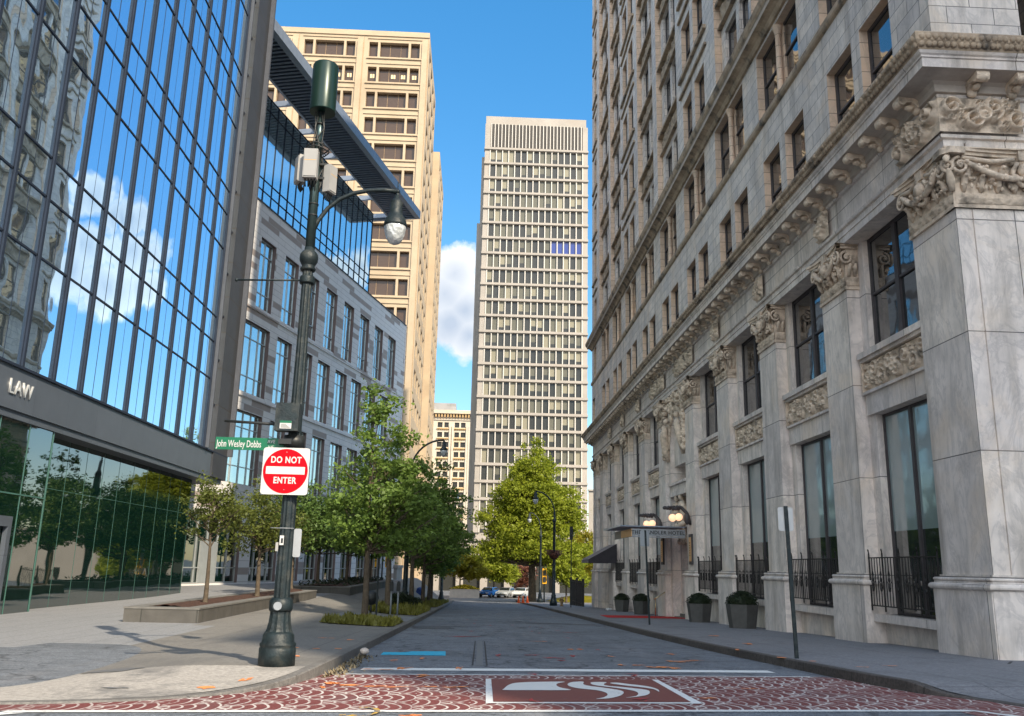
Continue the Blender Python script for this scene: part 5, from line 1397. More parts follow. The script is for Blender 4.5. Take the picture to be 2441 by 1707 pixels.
tree('planter_tree', 'second small tree in the granite planter, rounder and fuller', (-8.6, 36.4, -1.4), 1.7, [(.1, 0, 3.1, 1.6, 1.6, 1.2), (-.7, .1, 2.5, 1.1, 1, .8), (.9, .1, 2.5, 1.1, .9, .9), (.2, 0, 4.0, 1.1, 1, .7)], 6500, .11, 'leaf_olive', 8, G2, .09, 30, .38)
tree('planter_tree', 'third planter tree, dark and half hidden behind the signpost', (-9.3, 46.5, -1.4), 1.9, [(.1, 0, 3.6, 2.1, 2, 1.6), (.9, .1, 3.2, 1.6, 1.4, 1.3)], 8500, .16, 'leaf_deep', 9, G2, .10, 24, .45)
tree('planter_tree', 'dark spreading tree at the near end of the second planter', (-9.4, 55, -1.4), 1.9, [(.1, 0, 3.8, 2.4, 2.4, 1.7), (1.2, .1, 3.2, 1.8, 1.6, 1.2), (-1.2, .1, 3.2, 1.8, 1.6, 1.2)], 9500, .18, 'leaf_deep', 10, G2, .11, 24, .5)
tree('planter_tree', 'dark spreading tree at the middle of the second planter', (-8.8, 63, -1.4), 1.9, [(.1, 0, 3.9, 2.6, 2.4, 1.7), (1.4, .1, 3.3, 1.9, 1.6, 1.2)], 9000, .2, 'leaf_deep', 12, G2, .11, 24, .55)
tree('planter_tree', 'dark tree at the far end of the second planter', (-8.2, 72, -1.5), 1.9, [(.1, 0, 3.9, 2.6, 2.6, 1.8), (-1.4, .1, 3.4, 1.9, 1.6, 1.2)], 8000, .22, 'leaf_deep', 13, G2, .11, 20, .6)
zf = gr(120)
tree('big_shade_tree', 'large bright yellow green tree standing in front of the ribbon window tower', (7.3, 112, zf), 4.6, [(0, 0, 6.6, 6.7, 5.5, 1.7), (-.6, 0, 8.8, 5.8, 5.2, 1.8), (.5, 0, 11.3, 5.2, 4.6, 1.9), (-.5, 0, 14.0, 4.4, 3.8, 1.8), (.4, 0, 16.8, 3.0, 2.6, 1.6), (4.4, 0, 13.0, 1.8, 2, 1.3), (-3.9, 0, 12.9, 1.6, 2, 1.1), (0, 0, 19.3, 1.5, 1.5, 1.5), (0, 0, 12.5, 4.8, 4.2, 2.5), (0, 0, 16, 3.2, 3, 2), (-5.2, 0, 5.9, 3.2, 3, 1.2), (5.6, 0, 6.0, 3.2, 3, 1.3), (5.0, 0, 10.4, 2.2, 2.5, 1.6), (-4.8, 0, 10.2, 2.4, 2.5, 1.5)], 85000, .30, 'leaf_bright', 21, None, .48, 60, .85)
G3 = 'small yellow green trees around the far crossing'
tree('crossing_tree', 'rounded yellow green tree above the far flower planter', (-1.8, 126, zf), 2.4, [(0, 0, 4.6, 3.2, 3, 1.8), (-1.5, 0, 3.9, 2, 2, 1.3), (1.8, 0, 3.8, 2.2, 2, 1.3)], 9000, .34, 'leaf_yellow', 22, G3, .14, 24, .7)
tree('crossing_tree', 'rounded yellow green tree above the blue car', (3.0, 130, zf), 2.4, [(0, 0, 4.2, 3.0, 3, 1.7), (1.6, 0, 3.4, 2, 2, 1.2)], 7500, .34, 'leaf_bright', 23, G3, .14, 24, .7)
tree('crossing_tree', 'small reddish tree behind the white car', (7.4, 136, zf), 1.8, [(0, 0, 3.0, 2.0, 2, 1.7)], 2500, .32, 'leaf_red', 24, G3, .10, 20, .7)
tree('crossing_tree', 'sunlit tree right of the big tree, behind the traffic light pole', (14.2, 119, zf), 2.6, [(0, 0, 5.4, 3.2, 3, 2.5), (.6, 0, 7.4, 2.2, 2, 1.5)], 9000, .34, 'leaf_yellow', 25, G3, .16, 24, .75)
tree('crossing_tree', 'sunlit tree against the far end of the marble building', (17.6, 126, zf), 2.4, [(0, 0, 5.4, 3.4, 3, 2.8), (0, 0, 3.2, 3.2, 3, 1.6)], 8000, .36, 'leaf_bright', 26, G3, .16, 24, .75)
tree('crossing_tree', 'low sunlit tree between the tall iron lamp and the awning', (11.2, 108, gr(108)+.1), 2.0, [(0, 0, 4.0, 2.2, 2, 1.7), (.8, 0, 2.8, 1.8, 2, 1.3)], 5000, .3, 'leaf_bright', 27, G3, .12, 20, .65)

# planters
def planter(x0, x1, y0, y1, zb0, zb1, zt, lab, grp, soil=.10):
    e = thing('planter_wall', lab, 'planter', ((x0+x1)/2, y0, zb0), grp)
    mb = MB(); t = .42
    mb.box(x1-t, x1, y0, y1, zb0, zt, 0); mb.box(x0, x0+t, y0, y1, zb0, zt, 0); mb.box(x0+t, x1-t, y0, y0+t, zb0, zt-.001, 0); mb.box(x0+t, x1-t, y1-t, y1, zb0, zt-.001, 0)
    mb.build('wall', 'granite', e)
    mb = MB(); mb.box(x0-.02, x1+.02, y0-.02, y0+t+.01, zt, zt+.05); mb.box(x0-.02, x1+.02, y1-t, y1+.02, zt, zt+.05); mb.box(x1-t-.01, x1+.02, y0+t+.01, y1-t, zt, zt+.049); mb.box(x0-.02, x0+t+.01, y0+t+.01, y1-t, zt, zt+.049)
    mb.build('coping', 'granite_top', e)
    r = random.Random(int(y0)); mb = MB()
    mb.grid(lambda a, b: (x0+t+(x1-x0-2*t)*a, y0+t+(y1-y0-2*t)*b, zt-.02+soil*math.sin(a*math.pi)+.04*r.random()), 12, 60, sm=False); mb.build('soil', 'mulch', e)
planter(-10.1, -7.95, 26.8, 46.4, -2.4, -2.0, -1.42, 'long low granite planter with dark mulch in the left foreground', 'granite planters')
planter(-10.4, -6.9, 51, 78, -3.2, -2.0, -1.35, 'second granite planter, beyond the first and under the dark trees', 'granite planters')
r = random.Random(3); mb = MB()
for k in range(500):
    x, y = r.uniform(-10, -7.3), r.uniform(51.5, 77); c_ = Vector((x, y, -1.25+r.uniform(-.05, .2))); a_ = Vector((r.uniform(-1, 1), r.uniform(-1, 1), r.uniform(0, 1))).normalized()*.14; b_ = a_.orthogonal().normalized()*.05
    mb.face([c_-a_, c_+b_, c_+a_, c_-b_])
mb.build('ground_cover', 'box_leaf', kind='stuff')
# planting beds
def bed(poly_, n, hgt, matn, seed, lab=None, green=.5):
    xs = [p[0] for p in poly_]; ys_ = [p[1] for p in poly_]
    r = random.Random(seed)
    mb = MB(); mb.face([(x, y, lw(x, y)+.018) for x, y in poly_]); struct(mb, 'soil', 'mulch')
    mb = MB(); k = 0
    def inside(x, y):
        c = False; m_ = len(poly_)
        for i in range(m_):
            (xa, ya), (xb, yb) = poly_[i], poly_[(i+1) % m_]
            if (ya > y) != (yb > y) and x < (xb-xa)*(y-ya)/(yb-ya)+xa: c = not c
        return c
    while k < n:
        x, y = r.uniform(min(xs), max(xs)), r.uniform(min(ys_), max(ys_))
        if not inside(x, y): continue
        k += 1
        h = hgt*r.uniform(.4, 1.2)*(.6+.4*math.sin(x*3)*math.sin(y*2)); z = lw(x, y)+.02; a = r.uniform(0, 6.28); l = .35*h
        w_ = .02+.12*h; c, s_ = math.cos(a), math.sin(a)
        mb.face([(x-w_*s_, y+w_*c, z), (x+w_*s_, y-w_*c, z), (x+l*c+w_*.5*s_, y+l*s_-w_*.5*c, z+h)])
    mb.build('grass', matn, kind='stuff')
M['grassy'] = leafmat('grassy_tufts', (.16, .17, .035), .3)
bed([(-4.9, 29.5), (-2.6, 27.8), (-2.4, 28.2), (-2.4, 32), (-4.6, 34.5)], 4200, .26, 'grassy', 1)
bed([(-4.9, 43), (-2.45, 40.5), (-2.4, 52), (-5.0, 56)], 5200, .45, 'grassy', 2)
bed([(-4.6, 62), (-2.45, 61), (-2.4, 74), (-4.6, 75)], 3500, .35, 'grassy', 3)
bed([(-4.6, 80), (-2.45, 79), (-2.4, 92), (-4.6, 94)], 2500, .35, 'grassy', 4)
mb = MB(); mb.face([(x, y, lw(x, y)+.006) for x, y in [(-5.4, 34.6), (-2.35, 33.0), (-2.35, 38), (-5.4, 38.6)]]); struct(mb, 'concrete_pad', 'plaza')
# shrubs in second bed
for k, (x, y, s_) in enumerate([(-4.2, 49, .55), (-3.6, 51.5, .5), (-4.4, 54.5, .6), (-3.4, 55, .4)]):
    e = thing('shrub', ['round dark shrub nearest the thick lamp post', 'small dark shrub close to the kerb by the lamp post', 'largest dark shrub behind the thick lamp post', 'smallest dark shrub in the kerbside bed'][k], 'shrub', (x, y, sw(y)), 'dark shrubs in the kerbside bed')
    r = random.Random(k); mb = MB()
    for _ in range(700):
        v = Vector((r.gauss(0, 1), r.gauss(0, 1), r.gauss(0, 1))).normalized()*r.uniform(.6, 1)*s_; c_ = Vector((x, y, sw(y)+s_*.7))+v; a_ = Vector((r.uniform(-1, 1), r.uniform(-1, 1), r.uniform(-1, 1))).normalized()*.09; b_ = a_.orthogonal().normalized()*.04
        mb.face([c_-a_, c_+b_, c_+a_, c_-b_])
    mb.build('foliage', 'box_leaf', e)

# ================================================================== foreground lamp post
lp = thing('street_lamp', 'dark green fluted lamp post carrying radio boxes, a canister and the street signs', 'street lamp', (-2.83, 13.6, -1.5))
X0, Y0 = -2.84, 13.6; zg = hLL(X0, Y0)-.03
mb = MB()
mb.lathe(X0, Y0, [(.265, zg), (.265, zg+.27), (.252, zg+.29), (.262, zg+.31), (.262, zg+.34), (.235, zg+.36), (.225, -1.05), (.195, -1.0)], 28)
mb.build('base', 'green', lp)
mb = MB(); mb.lathe(X0, Y0, [(.205, -1.02), (.185, -.97), (.165, -.88), (.152, -.75), (.150, -.70)], 24, 0, 1, .07)
mb.lathe(X0, Y0, [(.155, -.72), (.172, -.69), (.172, -.57), (.150, -.54), (.135, -.52)], 24)
mb.tube([(X0-.03, Y0-.168, -.63), (X0-.03, Y0-.182, -.63)], .068, 18, 0)
mb.build('neck', 'green', lp)
MB().tube([(X0-.01, Y0-.17, -.635), (X0-.01, Y0-.192, -.635)], .060, 20).build('medallion', 'metalback', lp)
mb = MB(); mb.lathe(X0, Y0, [(.120, -.56), (.110, 1.0), (.098, 2.3), (.086, 3.6), (.084, 4.60)], 24, 0, 1, .10)
mb.lathe(X0, Y0, [(.11, 4.60), (.125, 4.63), (.10, 4.68), (.11, 4.70), (.142, 4.76), (.150, 4.82), (.142, 4.88), (.11, 4.93), (.085, 4.95), (.08, 5.0)], 24)
mb.build('shaft', 'green', lp)
mb = MB(); mb.lathe(X0+.005, Y0, [(.078, 4.95), (.072, 6.2), (.066, 6.6)], 16); mb.lathe(X0+.005, Y0, [(.066, 6.6), (.062, 7.5)], 16); mb.build('upper_pipe', 'pipe', lp)
mb = MB(); mb.lathe(X0+.03, Y0, [(.215, 7.44), (.218, 7.46), (.218, 8.30), (.205, 8.33), (.12, 8.36)], 32); mb.build('antenna_canister', 'green_can', lp)
mb = MB()
for zz in (6.72, 6.78): mb.tube([(X0+.19*math.cos(a), Y0+.19*math.sin(a), zz+.02*math.sin(a*3)) for a in [i*math.pi/12 for i in range(25)]], .012, 5)
for a in range(6): mb.tube([(X0, Y0, 6.75), (X0+.19*math.cos(a), Y0+.19*math.sin(a), 6.75)], .01, 4)
for a in range(7): mb.tube([(X0+.05*math.cos(a), Y0+.05*math.sin(a), 6.75), (X0+.12*math.cos(a*1.3), Y0+.12*math.sin(a*1.3), 6.45), (X0+.10*math.cos(a), Y0+.1*math.sin(a), 6.1), (X0+.06*math.cos(a), Y0+.06*math.sin(a), 5.95)], .011, 5)
for a in range(4): mb.tube([(X0+.07*math.cos(a*1.7), Y0-.07, 7.42), (X0+.10*math.cos(a*2.1), Y0-.10, 7.1), (X0+.075*math.cos(a*1.3), Y0-.075, 6.85), (X0+.12*math.cos(a), Y0-.1, 6.6)], .010, 5)
for zz in (5.55, 5.75, 7.2): mb.lathe(X0+.005, Y0, [(.085, zz), (.085, zz+.02)], 12)
mb.build('cable', 'black', lp)
def rbox(cx, cy, w_, d_, z0, z1, rot, nm='radio_box'):
    mb = MB(); c, s_ = math.cos(rot), math.sin(rot)
    def F(u, v, w): return (cx+u*c-w*s_, cy+u*s_+w*c, v)
    mb.fbox(F, -w_/2, w_/2, z0, z1, -d_/2, d_/2, 0); mb.fbox(F, -w_/2+.015, w_/2-.015, z0+.02, z1-.02, -d_/2-.012, -d_/2-.001, 0)
    mb.fbox(F, -w_/2+.012, w_/2-.012, z0+.30, z0+.305, -d_/2-.014, -d_/2-.012, 1)
    for k in range(4): mb.tube([F(-w_/3+k*w_/4.5, z0, 0), F(-w_/3+k*w_/4.5, z0-.05, 0), F(-w_/3+k*w_/5, z0-.12, .05)], .012, 5, 2)
    mb.build(nm, ['radio', 'signal', 'black'], lp)
rbox(X0-.05, Y0-.20, .225, .14, 6.13, 6.64, 0); rbox(X0-.25, Y0-.02, .20, .13, 6.12, 6.60, -1.05); rbox(X0+.24, Y0+.02, .20, .13, 5.98, 6.46, 1.1)
mb = MB(); mb.box(X0-.2, X0+.2, Y0-.05, Y0+.05, 6.2, 6.24); mb.box(X0-.2, X0+.2, Y0-.05, Y0+.05, 6.45, 6.49); mb.build('mounting_bracket', 'black', lp)
mb = MB(); P = [(X0+.03, Y0, 5.28), (X0+.10, Y0, 5.48), (X0+.24, Y0, 5.70), (X0+.42, Y0, 5.87), (X0+.65, Y0, 5.99), (X0+.90, Y0, 6.05), (X0+1.15, Y0, 6.07), (X0+1.38, Y0, 6.05)]
mb.tube(P, [.036]*8, 12); mb.tube([(X0+1.38, Y0, 6.05), (X0+1.38, Y0, 5.93)], .022, 8); mb.ell((X0+1.38, Y0, 6.05), .04, 8, 6); mb.tube([(X0+1.38, Y0, 6.08), (X0+1.38, Y0, 6.22)], .008, 5)
mb.build('arm', 'green', lp)
hx = X0+1.37
mb = MB(); mb.lathe(hx, Y0, [(.03, 5.98), (.045, 5.92), (.065, 5.90), (.10, 5.86), (.105, 5.66), (.115, 5.64), (.13, 5.60), (.165, 5.56), (.19, 5.47), (.195, 5.44), (.185, 5.42)], 24); mb.build('lamp_head', 'green', lp)
M['lampglass'] = glass('frosted_lamp_glass', (.42, .44, .44), .12, 0, 1.0, .3, 9)
mb = MB(); mb.lathe(hx, Y0, [(.178, 5.46), (.180, 5.40), (.165, 5.30), (.13, 5.20), (.09, 5.14), (.04, 5.115), (.01, 5.11)], 24); mb.build('lamp_globe', 'lampglass', lp)
mb = MB(); mb.tube([(X0-.08, Y0, 4.44), (X0-1.12, Y0, 4.41)], .016, 8); mb.ell((X0-1.13, Y0, 4.41), .03, 8, 6); mb.lathe(X0, Y0, [(.115, 4.38), (.12, 4.40), (.12, 4.48), (.115, 4.50)], 20); mb.build('banner_arm', 'green', lp)
mb = MB(); mb.tube([(X0-.05, Y0-.05, 2.06), (X0-1.08, Y0-.05, 2.10)], .022, 8); mb.build('sign_arm', 'black', lp)
MB().box(X0-.255+.0, X0+.10, Y0-.30, Y0-.10, 1.94, 2.37).build('control_box', 'green', lp)
mb = MB(); mb.box(X0-.175, X0+.0, Y0-.305, Y0-.30, 1.97, 2.09, 0); mb.box(X0-.175, X0+.0, Y0-.307, Y0-.305, 2.055, 2.09, 1)
for k in range(4): mb.box(X0-.16, X0-.02-.02*k, Y0-.307, Y0-.305, 1.985+.015*k, 1.990+.015*k, 2)
mb.build('sticker', ['white', 'signgreen', 'black'], lp)
mb = MB(); mb.lathe(X0, Y0, [(.16, 1.72), (.16, 1.90)], 12); mb.box(X0-.2, X0, Y0-.2, Y0, 1.75, 1.83); mb.build('clamp', 'black', lp)
mb = MB(); mb.box(X0-.07, X0-.01, Y0-.135, Y0-.125, .24, .38); mb.build('sticker', 'white', lp); mb = MB(); mb.box(X0-.05, X0-.02, Y0-.14, Y0-.136, .27, .34); mb.build('sticker', 'black', lp)
mb = MB(); mb.box(X0-.13, X0-.09, Y0-.11, Y0-.10, .15, .28); mb.build('sticker', 'radio', lp)
mb = MB(); mb.tube([(X0-.22, Y0-.125, .49), (X0+.12, Y0-.10, .49)], .006, 5); mb.build('strap', 'metalback', lp)
# signs
sg = thing('street_name_sign', 'green street name blade reading John Wesley Dobbs', 'sign', (-3.5, 13.5, 1.75))
mb = MB(); mb.box(-4.02, -2.93, 13.52, 13.545, 1.655, 1.845); mb.build('blade', 'signgreen', sg)
text('lettering', 'John Wesley Dobbs', .150, (-3.66, 13.515, 1.742), ROTX, 'white', sg, sx=.56, ext=.002, bold=.001)
text('lettering', 'AVE', .075, (-3.17, 13.515, 1.79), ROTX, 'white', sg, sx=.9, ext=.002); text('lettering', 'NE', .075, (-3.17, 13.515, 1.70), ROTX, 'white', sg, sx=.9, ext=.002)
def roundrect(cx, cz, hw, hh, r_, n=5):
    P = []
    for qx, qz, a0 in ((1, 1, 0), (-1, 1, 90), (-1, -1, 180), (1, -1, 270)):
        for i in range(n+1): a = R_(a0+90*i/n); P.append((cx+qx*(hw-r_)+r_*math.cos(a), cz+qz*(hh-r_)+r_*math.sin(a)))
    return P
dn = thing('do_not_enter_sign', 'square white sign with a red disc reading DO NOT ENTER', 'sign', (-2.89, 13.4, 1.33))
FD = lambda u, v, w: (u, 13.40-w, v)
mb = MB().prism(roundrect(-2.895, 1.335, .352, .354, .045), FD, -.006, .0); mb.build('plate', 'white', dn)
mb = MB().prism([(-2.895+.336*math.cos(i*math.pi/30), 1.335+.336*math.sin(i*math.pi/30)) for i in range(60)], FD, .0012, .004); mb.build('red_disc', 'signred', dn)
mb = MB().prism(roundrect(-2.895, 1.345, .292, .057, .004, 2), FD, .005, .008); mb.build('white_bar', 'white', dn)
text('lettering', 'DO NOT', .132, (-2.895, 13.394, 1.500), ROTX, 'white', dn, sx=.80, ext=.002, bold=.004, sp=1.12)
text('lettering', 'ENTER', .132, (-2.895, 13.394, 1.190), ROTX, 'white', dn, sx=.80, ext=.002, bold=.004, sp=1.12)
mb = MB(); mb.ell((-2.895, 13.394, 1.62), .008, 6, 4); mb.ell((-2.895, 13.394, 1.055), .008, 6, 4); mb.build('bolt', 'metalback', dn)
FE = lambda u, v, w: (-2.68+w*.3+.9*(u), 13.62+.35*u-w, v)
mb = MB().prism(roundrect(0, .28, .06, .21, .03), FE, 0, .008); tag(mb.build('sign_back', 'metalback'), 'narrow white parking sign seen edge on, strapped low on the near lamp post', 'sign')

# other lamps ---------------------------------------------------------
def lamp(x, y, zb, ztop, reach, lab, grp=None, basket=False, k=1.0, head='tear'):
    e = thing('street_lamp', lab, 'street lamp', (x, y, zb), grp)
    H = ztop-zb; mb = MB()
    mb.lathe(x, y, [(.30*k, zb), (.30*k, zb+.35), (.24*k, zb+.45), (.18*k, zb+.8), (.20*k, zb+.95), (.14*k, zb+1.0), (.12*k, zb+H*.35), (.10*k, zb+H*.72), (.15*k, zb+H*.73), (.15*k, zb+H*.745), (.08*k, zb+H*.76), (.07*k, zb+H*.82)], 14)
    mb.build('shaft', 'green', e)
    mb = MB(); z1 = zb+H*.80; P = [(x+reach*(1-math.cos(t))*.5, y, z1+(ztop-z1)*math.sin(t)) for t in [i*math.pi/16*.97 for i in range(9)]]
    P = [(x+reach*(1-math.cos(t)), y, z1+(ztop-z1)*math.sin(t)) for t in [i*(math.pi/2)/9 for i in range(10)]]
    mb.tube(P, .055*k, 8); mb.build('arm', 'green', e)
    hx_ = x+reach*1.02; mb = MB(); mb.lathe(hx_, y, [(.04, ztop+.03), (.08, ztop-.1), (.14, ztop-.15), (.15, ztop-.5), (.26, ztop-.62), (.27, ztop-.72)], 12); mb.build('lamp_head', 'green', e)
    mb = MB(); mb.lathe(hx_, y, [(.25, ztop-.72), (.25, ztop-.85), (.17, ztop-1.1), (.05, ztop-1.2)], 12); mb.build('lamp_globe', 'lampglass', e)
    if basket:
        mb = MB(); mb.lathe(x, y, [(.2, zb+H*.40), (.42, zb+H*.42), (.55, zb+H*.45), (.5, zb+H*.455)], 12); r = random.Random(1)
        for _ in range(300):
            c_ = Vector((x+r.gauss(0, .35), y+r.gauss(0, .35), zb+H*.455+r.uniform(-.2, .25))); a_ = Vector((r.uniform(-1, 1), r.uniform(-1, 1), r.uniform(-1, 1))).normalized()*.11; b_ = a_.orthogonal()*.4; mb.face([c_-a_, c_+b_, c_+a_, c_-b_])
        mb.build('flower_basket', 'leaf_red', e)
    return e
GL = 'hooked iron lamps along the street'
lamp(7.35, 82, sw(82), 6.9, -1.75, 'taller hooked lamp on the right sidewalk, with a hanging flower basket', GL, True, 1.15)
lamp(7.9, 106, sw(106), 6.35, -1.35, 'farther and shorter hooked lamp in front of the big tree', GL, False, 1.15)
lamp(-4.6, 61.5, sw(61), 8.6, 2.2, 'hooked lamp rising out of the left tree row, its thick shaft by the dark shrubs', GL, False, 1.25)
lamp(-3.4, 98, sw(98), 8.2, 1.3, 'farthest hooked lamp on the left, beyond the trees', GL, False, 1.1)
# pole signs on the right
def polesign(x, y, ztop, w_, h_, lab, dx=0., mt='metalback', lean=0.):
    e = thing('pole_sign', lab, 'sign', (x, y, sw(y))); zb = sw(y)
    mb = MB(); mb.hexa([(x-.035, y-.02, zb), (x+.035, y-.02, zb), (x+.035, y+.02, zb), (x-.035, y+.02, zb), (x-.035+lean, y-.02, ztop+.02), (x+.035+lean, y-.02, ztop+.02), (x+.035+lean, y+.02, ztop+.02), (x-.035+lean, y+.02, ztop+.02)]); mb.build('post', 'green', e)
    if w_:
        FP = lambda u, v, w: (u, y+.03+w, v)
        MB().prism(roundrect(x+lean+dx, ztop-h_/2, w_/2, h_/2, .04), FP, 0, .006).build('plate', mt, e)
polesign(6.17, 17.15, 1.26, .30, .46, 'blank pale sign back on a leaning dark post at the near right kerb', 0.0, 'white', -.07)
polesign(6.85, 34.86, 1.50, .36, .60, 'grey sign on a dark post in front of the hotel canopy', -.02, 'metalback', -.12)
polesign(8.1, 74.3, 3.4, .30, 1.1, 'dark narrow sign post between the hydrant and the awning', 0, 'black', 0)
polesign(-3.8, 36.2, .2, .0, 0, 'thin dark post standing on the pale pad behind the nearest oak')
# parking meters and stuff
for k, (x, y) in enumerate([(-3.35, 37.4), (-3.1, 37.8)]):
    e = thing('parking_meter', ['left one of two grey parking meters beyond the nearest oak', 'right one of two grey parking meters beyond the nearest oak'][k], 'parking meter', (x, y, sw(y)), 'pair of parking meters')
    MB().tube([(x, y, sw(y)), (x, y, sw(y)+1.05)], .035, 8).build('post', 'metalback', e)
    MB().box(x-.08, x+.08, y-.06, y+.06, sw(y)+1.05, sw(y)+1.35).ell((x, y, sw(y)+1.36), (.08, .06, .1), 8, 6).build('meter_head', 'black', e)
e = thing('waste_bag', 'dark bag slumped against the thin post behind the nearest oak', 'bag', (-4.2, 38, sw(38)))
MB().ell((-4.25, 38.2, sw(38)+.75), (.32, .25, .30), 8, 6).tube([(-4.25, 38.2, sw(38)), (-4.25, 38.2, sw(38)+.6)], .05, 6).build('bag', 'black', e)
e = thing('collection_box', 'blue collection box on the left sidewalk near the far crossing', 'box', (-5, 100, sw(100)))
mb = MB(); mb.box(-5.6, -4.9, 89.6, 90.3, sw(90)+.1, sw(90)+1.1, 0); mb.lathe(-5.25, 89.95, [(.36, sw(90)+1.1), (.3, sw(90)+1.3), (.12, sw(90)+1.4)], 12, 0); mb.build('body', 'bluebox', e)
mb = MB()
for q in (-5.55, -4.95):
    for p in (89.65, 90.25): mb.box(q-.04, q+.04, p-.04, p+.04, sw(90), sw(90)+.1)
mb.build('leg', 'black', e)
# fire hydrant
hx_, hy_ = 7.9, 80.0; zb = sw(80); e = thing('fire_hydrant', 'brownish fire hydrant on the right sidewalk beside the tall lamp', 'hydrant', (hx_, hy_, zb))
MB().lathe(hx_, hy_, [(.18, zb), (.18, zb+.06), (.12, zb+.08), (.12, zb+.55), (.15, zb+.57), (.15, zb+.62), (.12, zb+.70), (.05, zb+.78), (.04, zb+.83)], 12).build('barrel', 'hydr', e)
MB().tube([(hx_-.22, hy_, zb+.48), (hx_+.22, hy_, zb+.48)], .06, 8).tube([(hx_, hy_-.2, zb+.42), (hx_, hy_, zb+.42)], .075, 8).build('nozzle', 'hydr', e)
for k in range(3):
    x, y = 5.1+.5*k, 100+.3*k; z = sw(100)
    e = thing('traffic_cone', ['leftmost orange traffic cone by the right kerb', 'middle orange traffic cone by the right kerb', 'rightmost orange traffic cone by the right kerb'][k], 'cone', (x, y, z), 'traffic cones'); MB().lathe(x, y, [(.16, z+.04), (.03, z+.75)], 10).build('cone', 'cone', e); MB().box(x-.2, x+.2, y-.2, y+.2, z, z+.04).build('base', 'cone', e)
# cars
def car(x, y, mt, lab, ang):
    z = zf+.01; e = thing('parked_car', lab, 'car', (x, y, z), 'cars parked across the far crossing'); c, s_ = math.cos(ang), math.sin(ang)
    def F(u, v, w): return (x+u*c-w*s_, y+u*s_+w*c, z+v)    # u along the length, nose at -u
    prof = [(-2.2, .35), (-2.25, .62), (-2.05, .82), (-1.2, .95), (-.55, 1.38), (.65, 1.42), (1.45, 1.02), (2.1, .95), (2.25, .6), (2.2, .35)]
    mb = MB(); n = len(prof)
    for (a0, b0), (a1, b1) in zip(prof, prof[1:]):
        def hw(v): return .88 if v < 1.0 else .88-.45*(v-1.0)
        mb.face([F(a0, b0, -hw(b0)), F(a1, b1, -hw(b1)), F(a1, b1, hw(b1)), F(a0, b0, hw(b0))])
    for sg in (-1, 1):
        mb.face([F(a, b, sg*hw(b)) for a, b in prof])
    mb.face([F(-2.2, .35, -.88), F(2.2, .35, -.88), F(2.2, .35, .88), F(-2.2, .35, .88)]); mb.build('body', mt, e)
    mb = MB()
    def W2(a, b, v): return F(a, b, v)
    mb.face([W2(-1.13, 1.01, -.80), W2(-.62, 1.36, -.68), W2(-.62, 1.36, .68), W2(-1.13, 1.01, .80)])
    for f in mb.v[:]: pass
    mb.v = [(p[0], p[1], p[2]+.02) for p in mb.v]
    for sg in (-1, 1): mb.face([F(-1.0, 1.02, sg*.885), F(-.5, 1.33, sg*.76), F(.6, 1.36, sg*.75), F(1.25, 1.04, sg*.88)])
    mb.face([F(1.38, 1.09, -.75), F(.75, 1.41, -.66), F(.75, 1.41, .66), F(1.38, 1.09, .75)]); mb.build('window', 'carglass', e)
    for a in (-1.35, 1.35):
        for sg in (-1, 1):
            wl = MB().tube([F(a, .32, sg*.70), F(a, .32, sg*.90)], .32, 16).build('wheel', 'rubber', e)
            MB().tube([F(a, .32, sg*.895), F(a, .32, sg*.91)], .19, 12).build('rim', 'metalback', wl)
    for sg in (-1, 1): MB().fbox(F, -2.27, -2.15, .58, .74, sg*.62-.16, sg*.62+.16).build('headlight', 'headlight', e)
    MB().fbox(F, -2.275, -2.2, .38, .52, -.6, .6).build('grille', 'black', e)
car(2.5, 129.5, 'carblue', 'blue parked car, leftmost of three across the far crossing', R_(62))
car(4.9, 129.8, 'carsilver', 'silver parked car, middle of three across the far crossing', R_(66))
car(7.1, 130.0, 'carwhite', 'pale grey parked car right of the silver one, beside the big tree trunk', R_(70))
# flower planters at the far crossing
def fplant(x0, x1, y, lab, z=zf):
    e = thing('flower_planter', lab, 'planter', ((x0+x1)/2, y, z), 'concrete flower planters at the far crossing')
    mb = MB(); mb.box(x0, x1, y, y+1.6, z, z+1.1)
    mb.box(x0-.05, x1+.05, y-.05, y+1.65, z+1.1, z+1.18)
    for k in range(1, 3): mb.box(x0+(x1-x0)*k/3-.05, x0+(x1-x0)*k/3+.05, y-.03, y, z, z+1.1)
    mb.build('trough', 'planter_conc', e); r = random.Random(int(x0*10)); mb = MB()
    for _ in range(1600):
        x = r.uniform(x0, x1); c_ = Vector((x, y+r.uniform(0, 1.6), z+1.18+r.random()*.55*math.sin((x-x0)/(x1-x0)*3.14))); a_ = Vector((r.uniform(-1, 1), r.uniform(-1, 1), r.uniform(-1, 1))).normalized()*.14; b_ = a_.orthogonal()*.5; mb.face([c_-a_, c_+b_, c_+a_, c_-b_], 0 if r.random() < .45 else 1)
    mb.build('flowers', ['flower', 'leaf_yellow'], e)
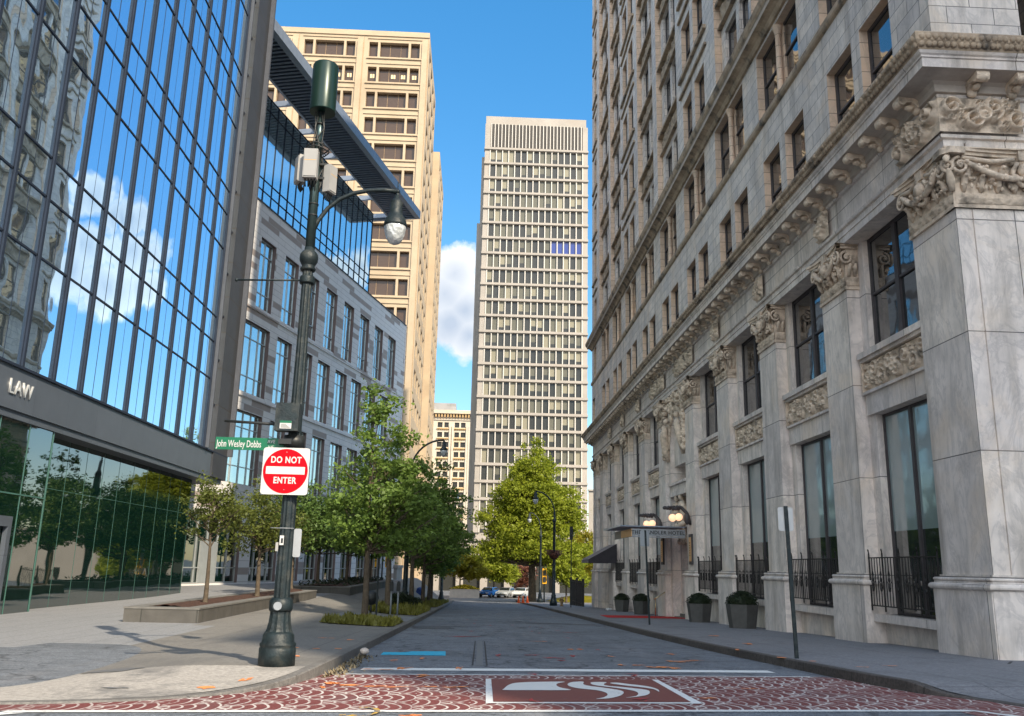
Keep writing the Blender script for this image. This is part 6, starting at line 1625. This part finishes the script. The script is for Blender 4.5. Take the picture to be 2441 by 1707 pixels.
fplant(-3.2, .9, 124.5, 'pale concrete planter full of yellow flowers left of the blue car')
fplant(-12.5, -6.5, 124.0, 'pale concrete planter half hidden behind the left tree row')
def hump(x0, x1, y0, y1, z, hh, nm, mt):
    return MB().grid(lambda a, b: (x0+(x1-x0)*a, y0+(y1-y0)*b, z+hh*math.sin(a*math.pi)*math.sin(b*math.pi)+.02), 20, 10).build(nm, mt, kind='stuff')
hump(9.2, 19, 113, 121, zf, .9, 'grass', 'leaf_yellow')
# signal on a pole at the far crossing
e = thing('traffic_signal', 'orange pedestrian signal on a pole beside the big tree trunk', 'traffic light', (8.7, 113, zf))
MB().tube([(8.55, 108, zf), (8.55, 108, .2)], .09, 8).build('pole', 'green', e); MB().box(8.3, 8.8, 107.7, 108, -1.9, -.1).build('signal_box', 'signal', e)
MB().box(8.38, 8.72, 107.6, 107.7, -1.7, -1.1).box(8.38, 8.72, 107.6, 107.7, -.9, -.3).build('lens', 'black', e)
e = thing('traffic_signal', 'yellow traffic light seen under the left tree row', 'traffic light', (-8.6, 90, -3))
MB().tube([(-9.3, 92, -3.6), (-9.3, 92, 1.2)], .08, 8).tube([(-9.3, 92, 1.0), (-7.2, 92, 1.1)], .05, 8).build('pole', 'green', e)
MB().box(-9.0, -8.45, 91.7, 92, -.35, .95).build('signal_box', 'signal', e); MB().box(-10.3, -9.9, 91.7, 92, -.3, .9).build('signal_box', 'signal', e); MB().box(-8.9, -8.55, 91.6, 91.7, -.2, .1).box(-8.9, -8.55, 91.6, 91.7, .3, .6).build('lens', 'black', e)
for k, (x, y, h) in enumerate([(5.7, 135, 9), (12.8, 112, 5.0)]):
    e = thing('slim_pole', ['pale slim pole rising behind the silver car', 'pale slim pole with a small lamp on the far right lawn'][k], 'pole', (x, y, zf)); MB().tube([(x, y, zf), (x, y, zf+h)], .09, 8).build('pole', 'tower_white', e); MB().lathe(x, y, [(.1, zf+h), (.3, zf+h+.2), (.25, zf+h+.5), (.05, zf+h+.6)], 10).build('lamp_head', 'tower_white', e)
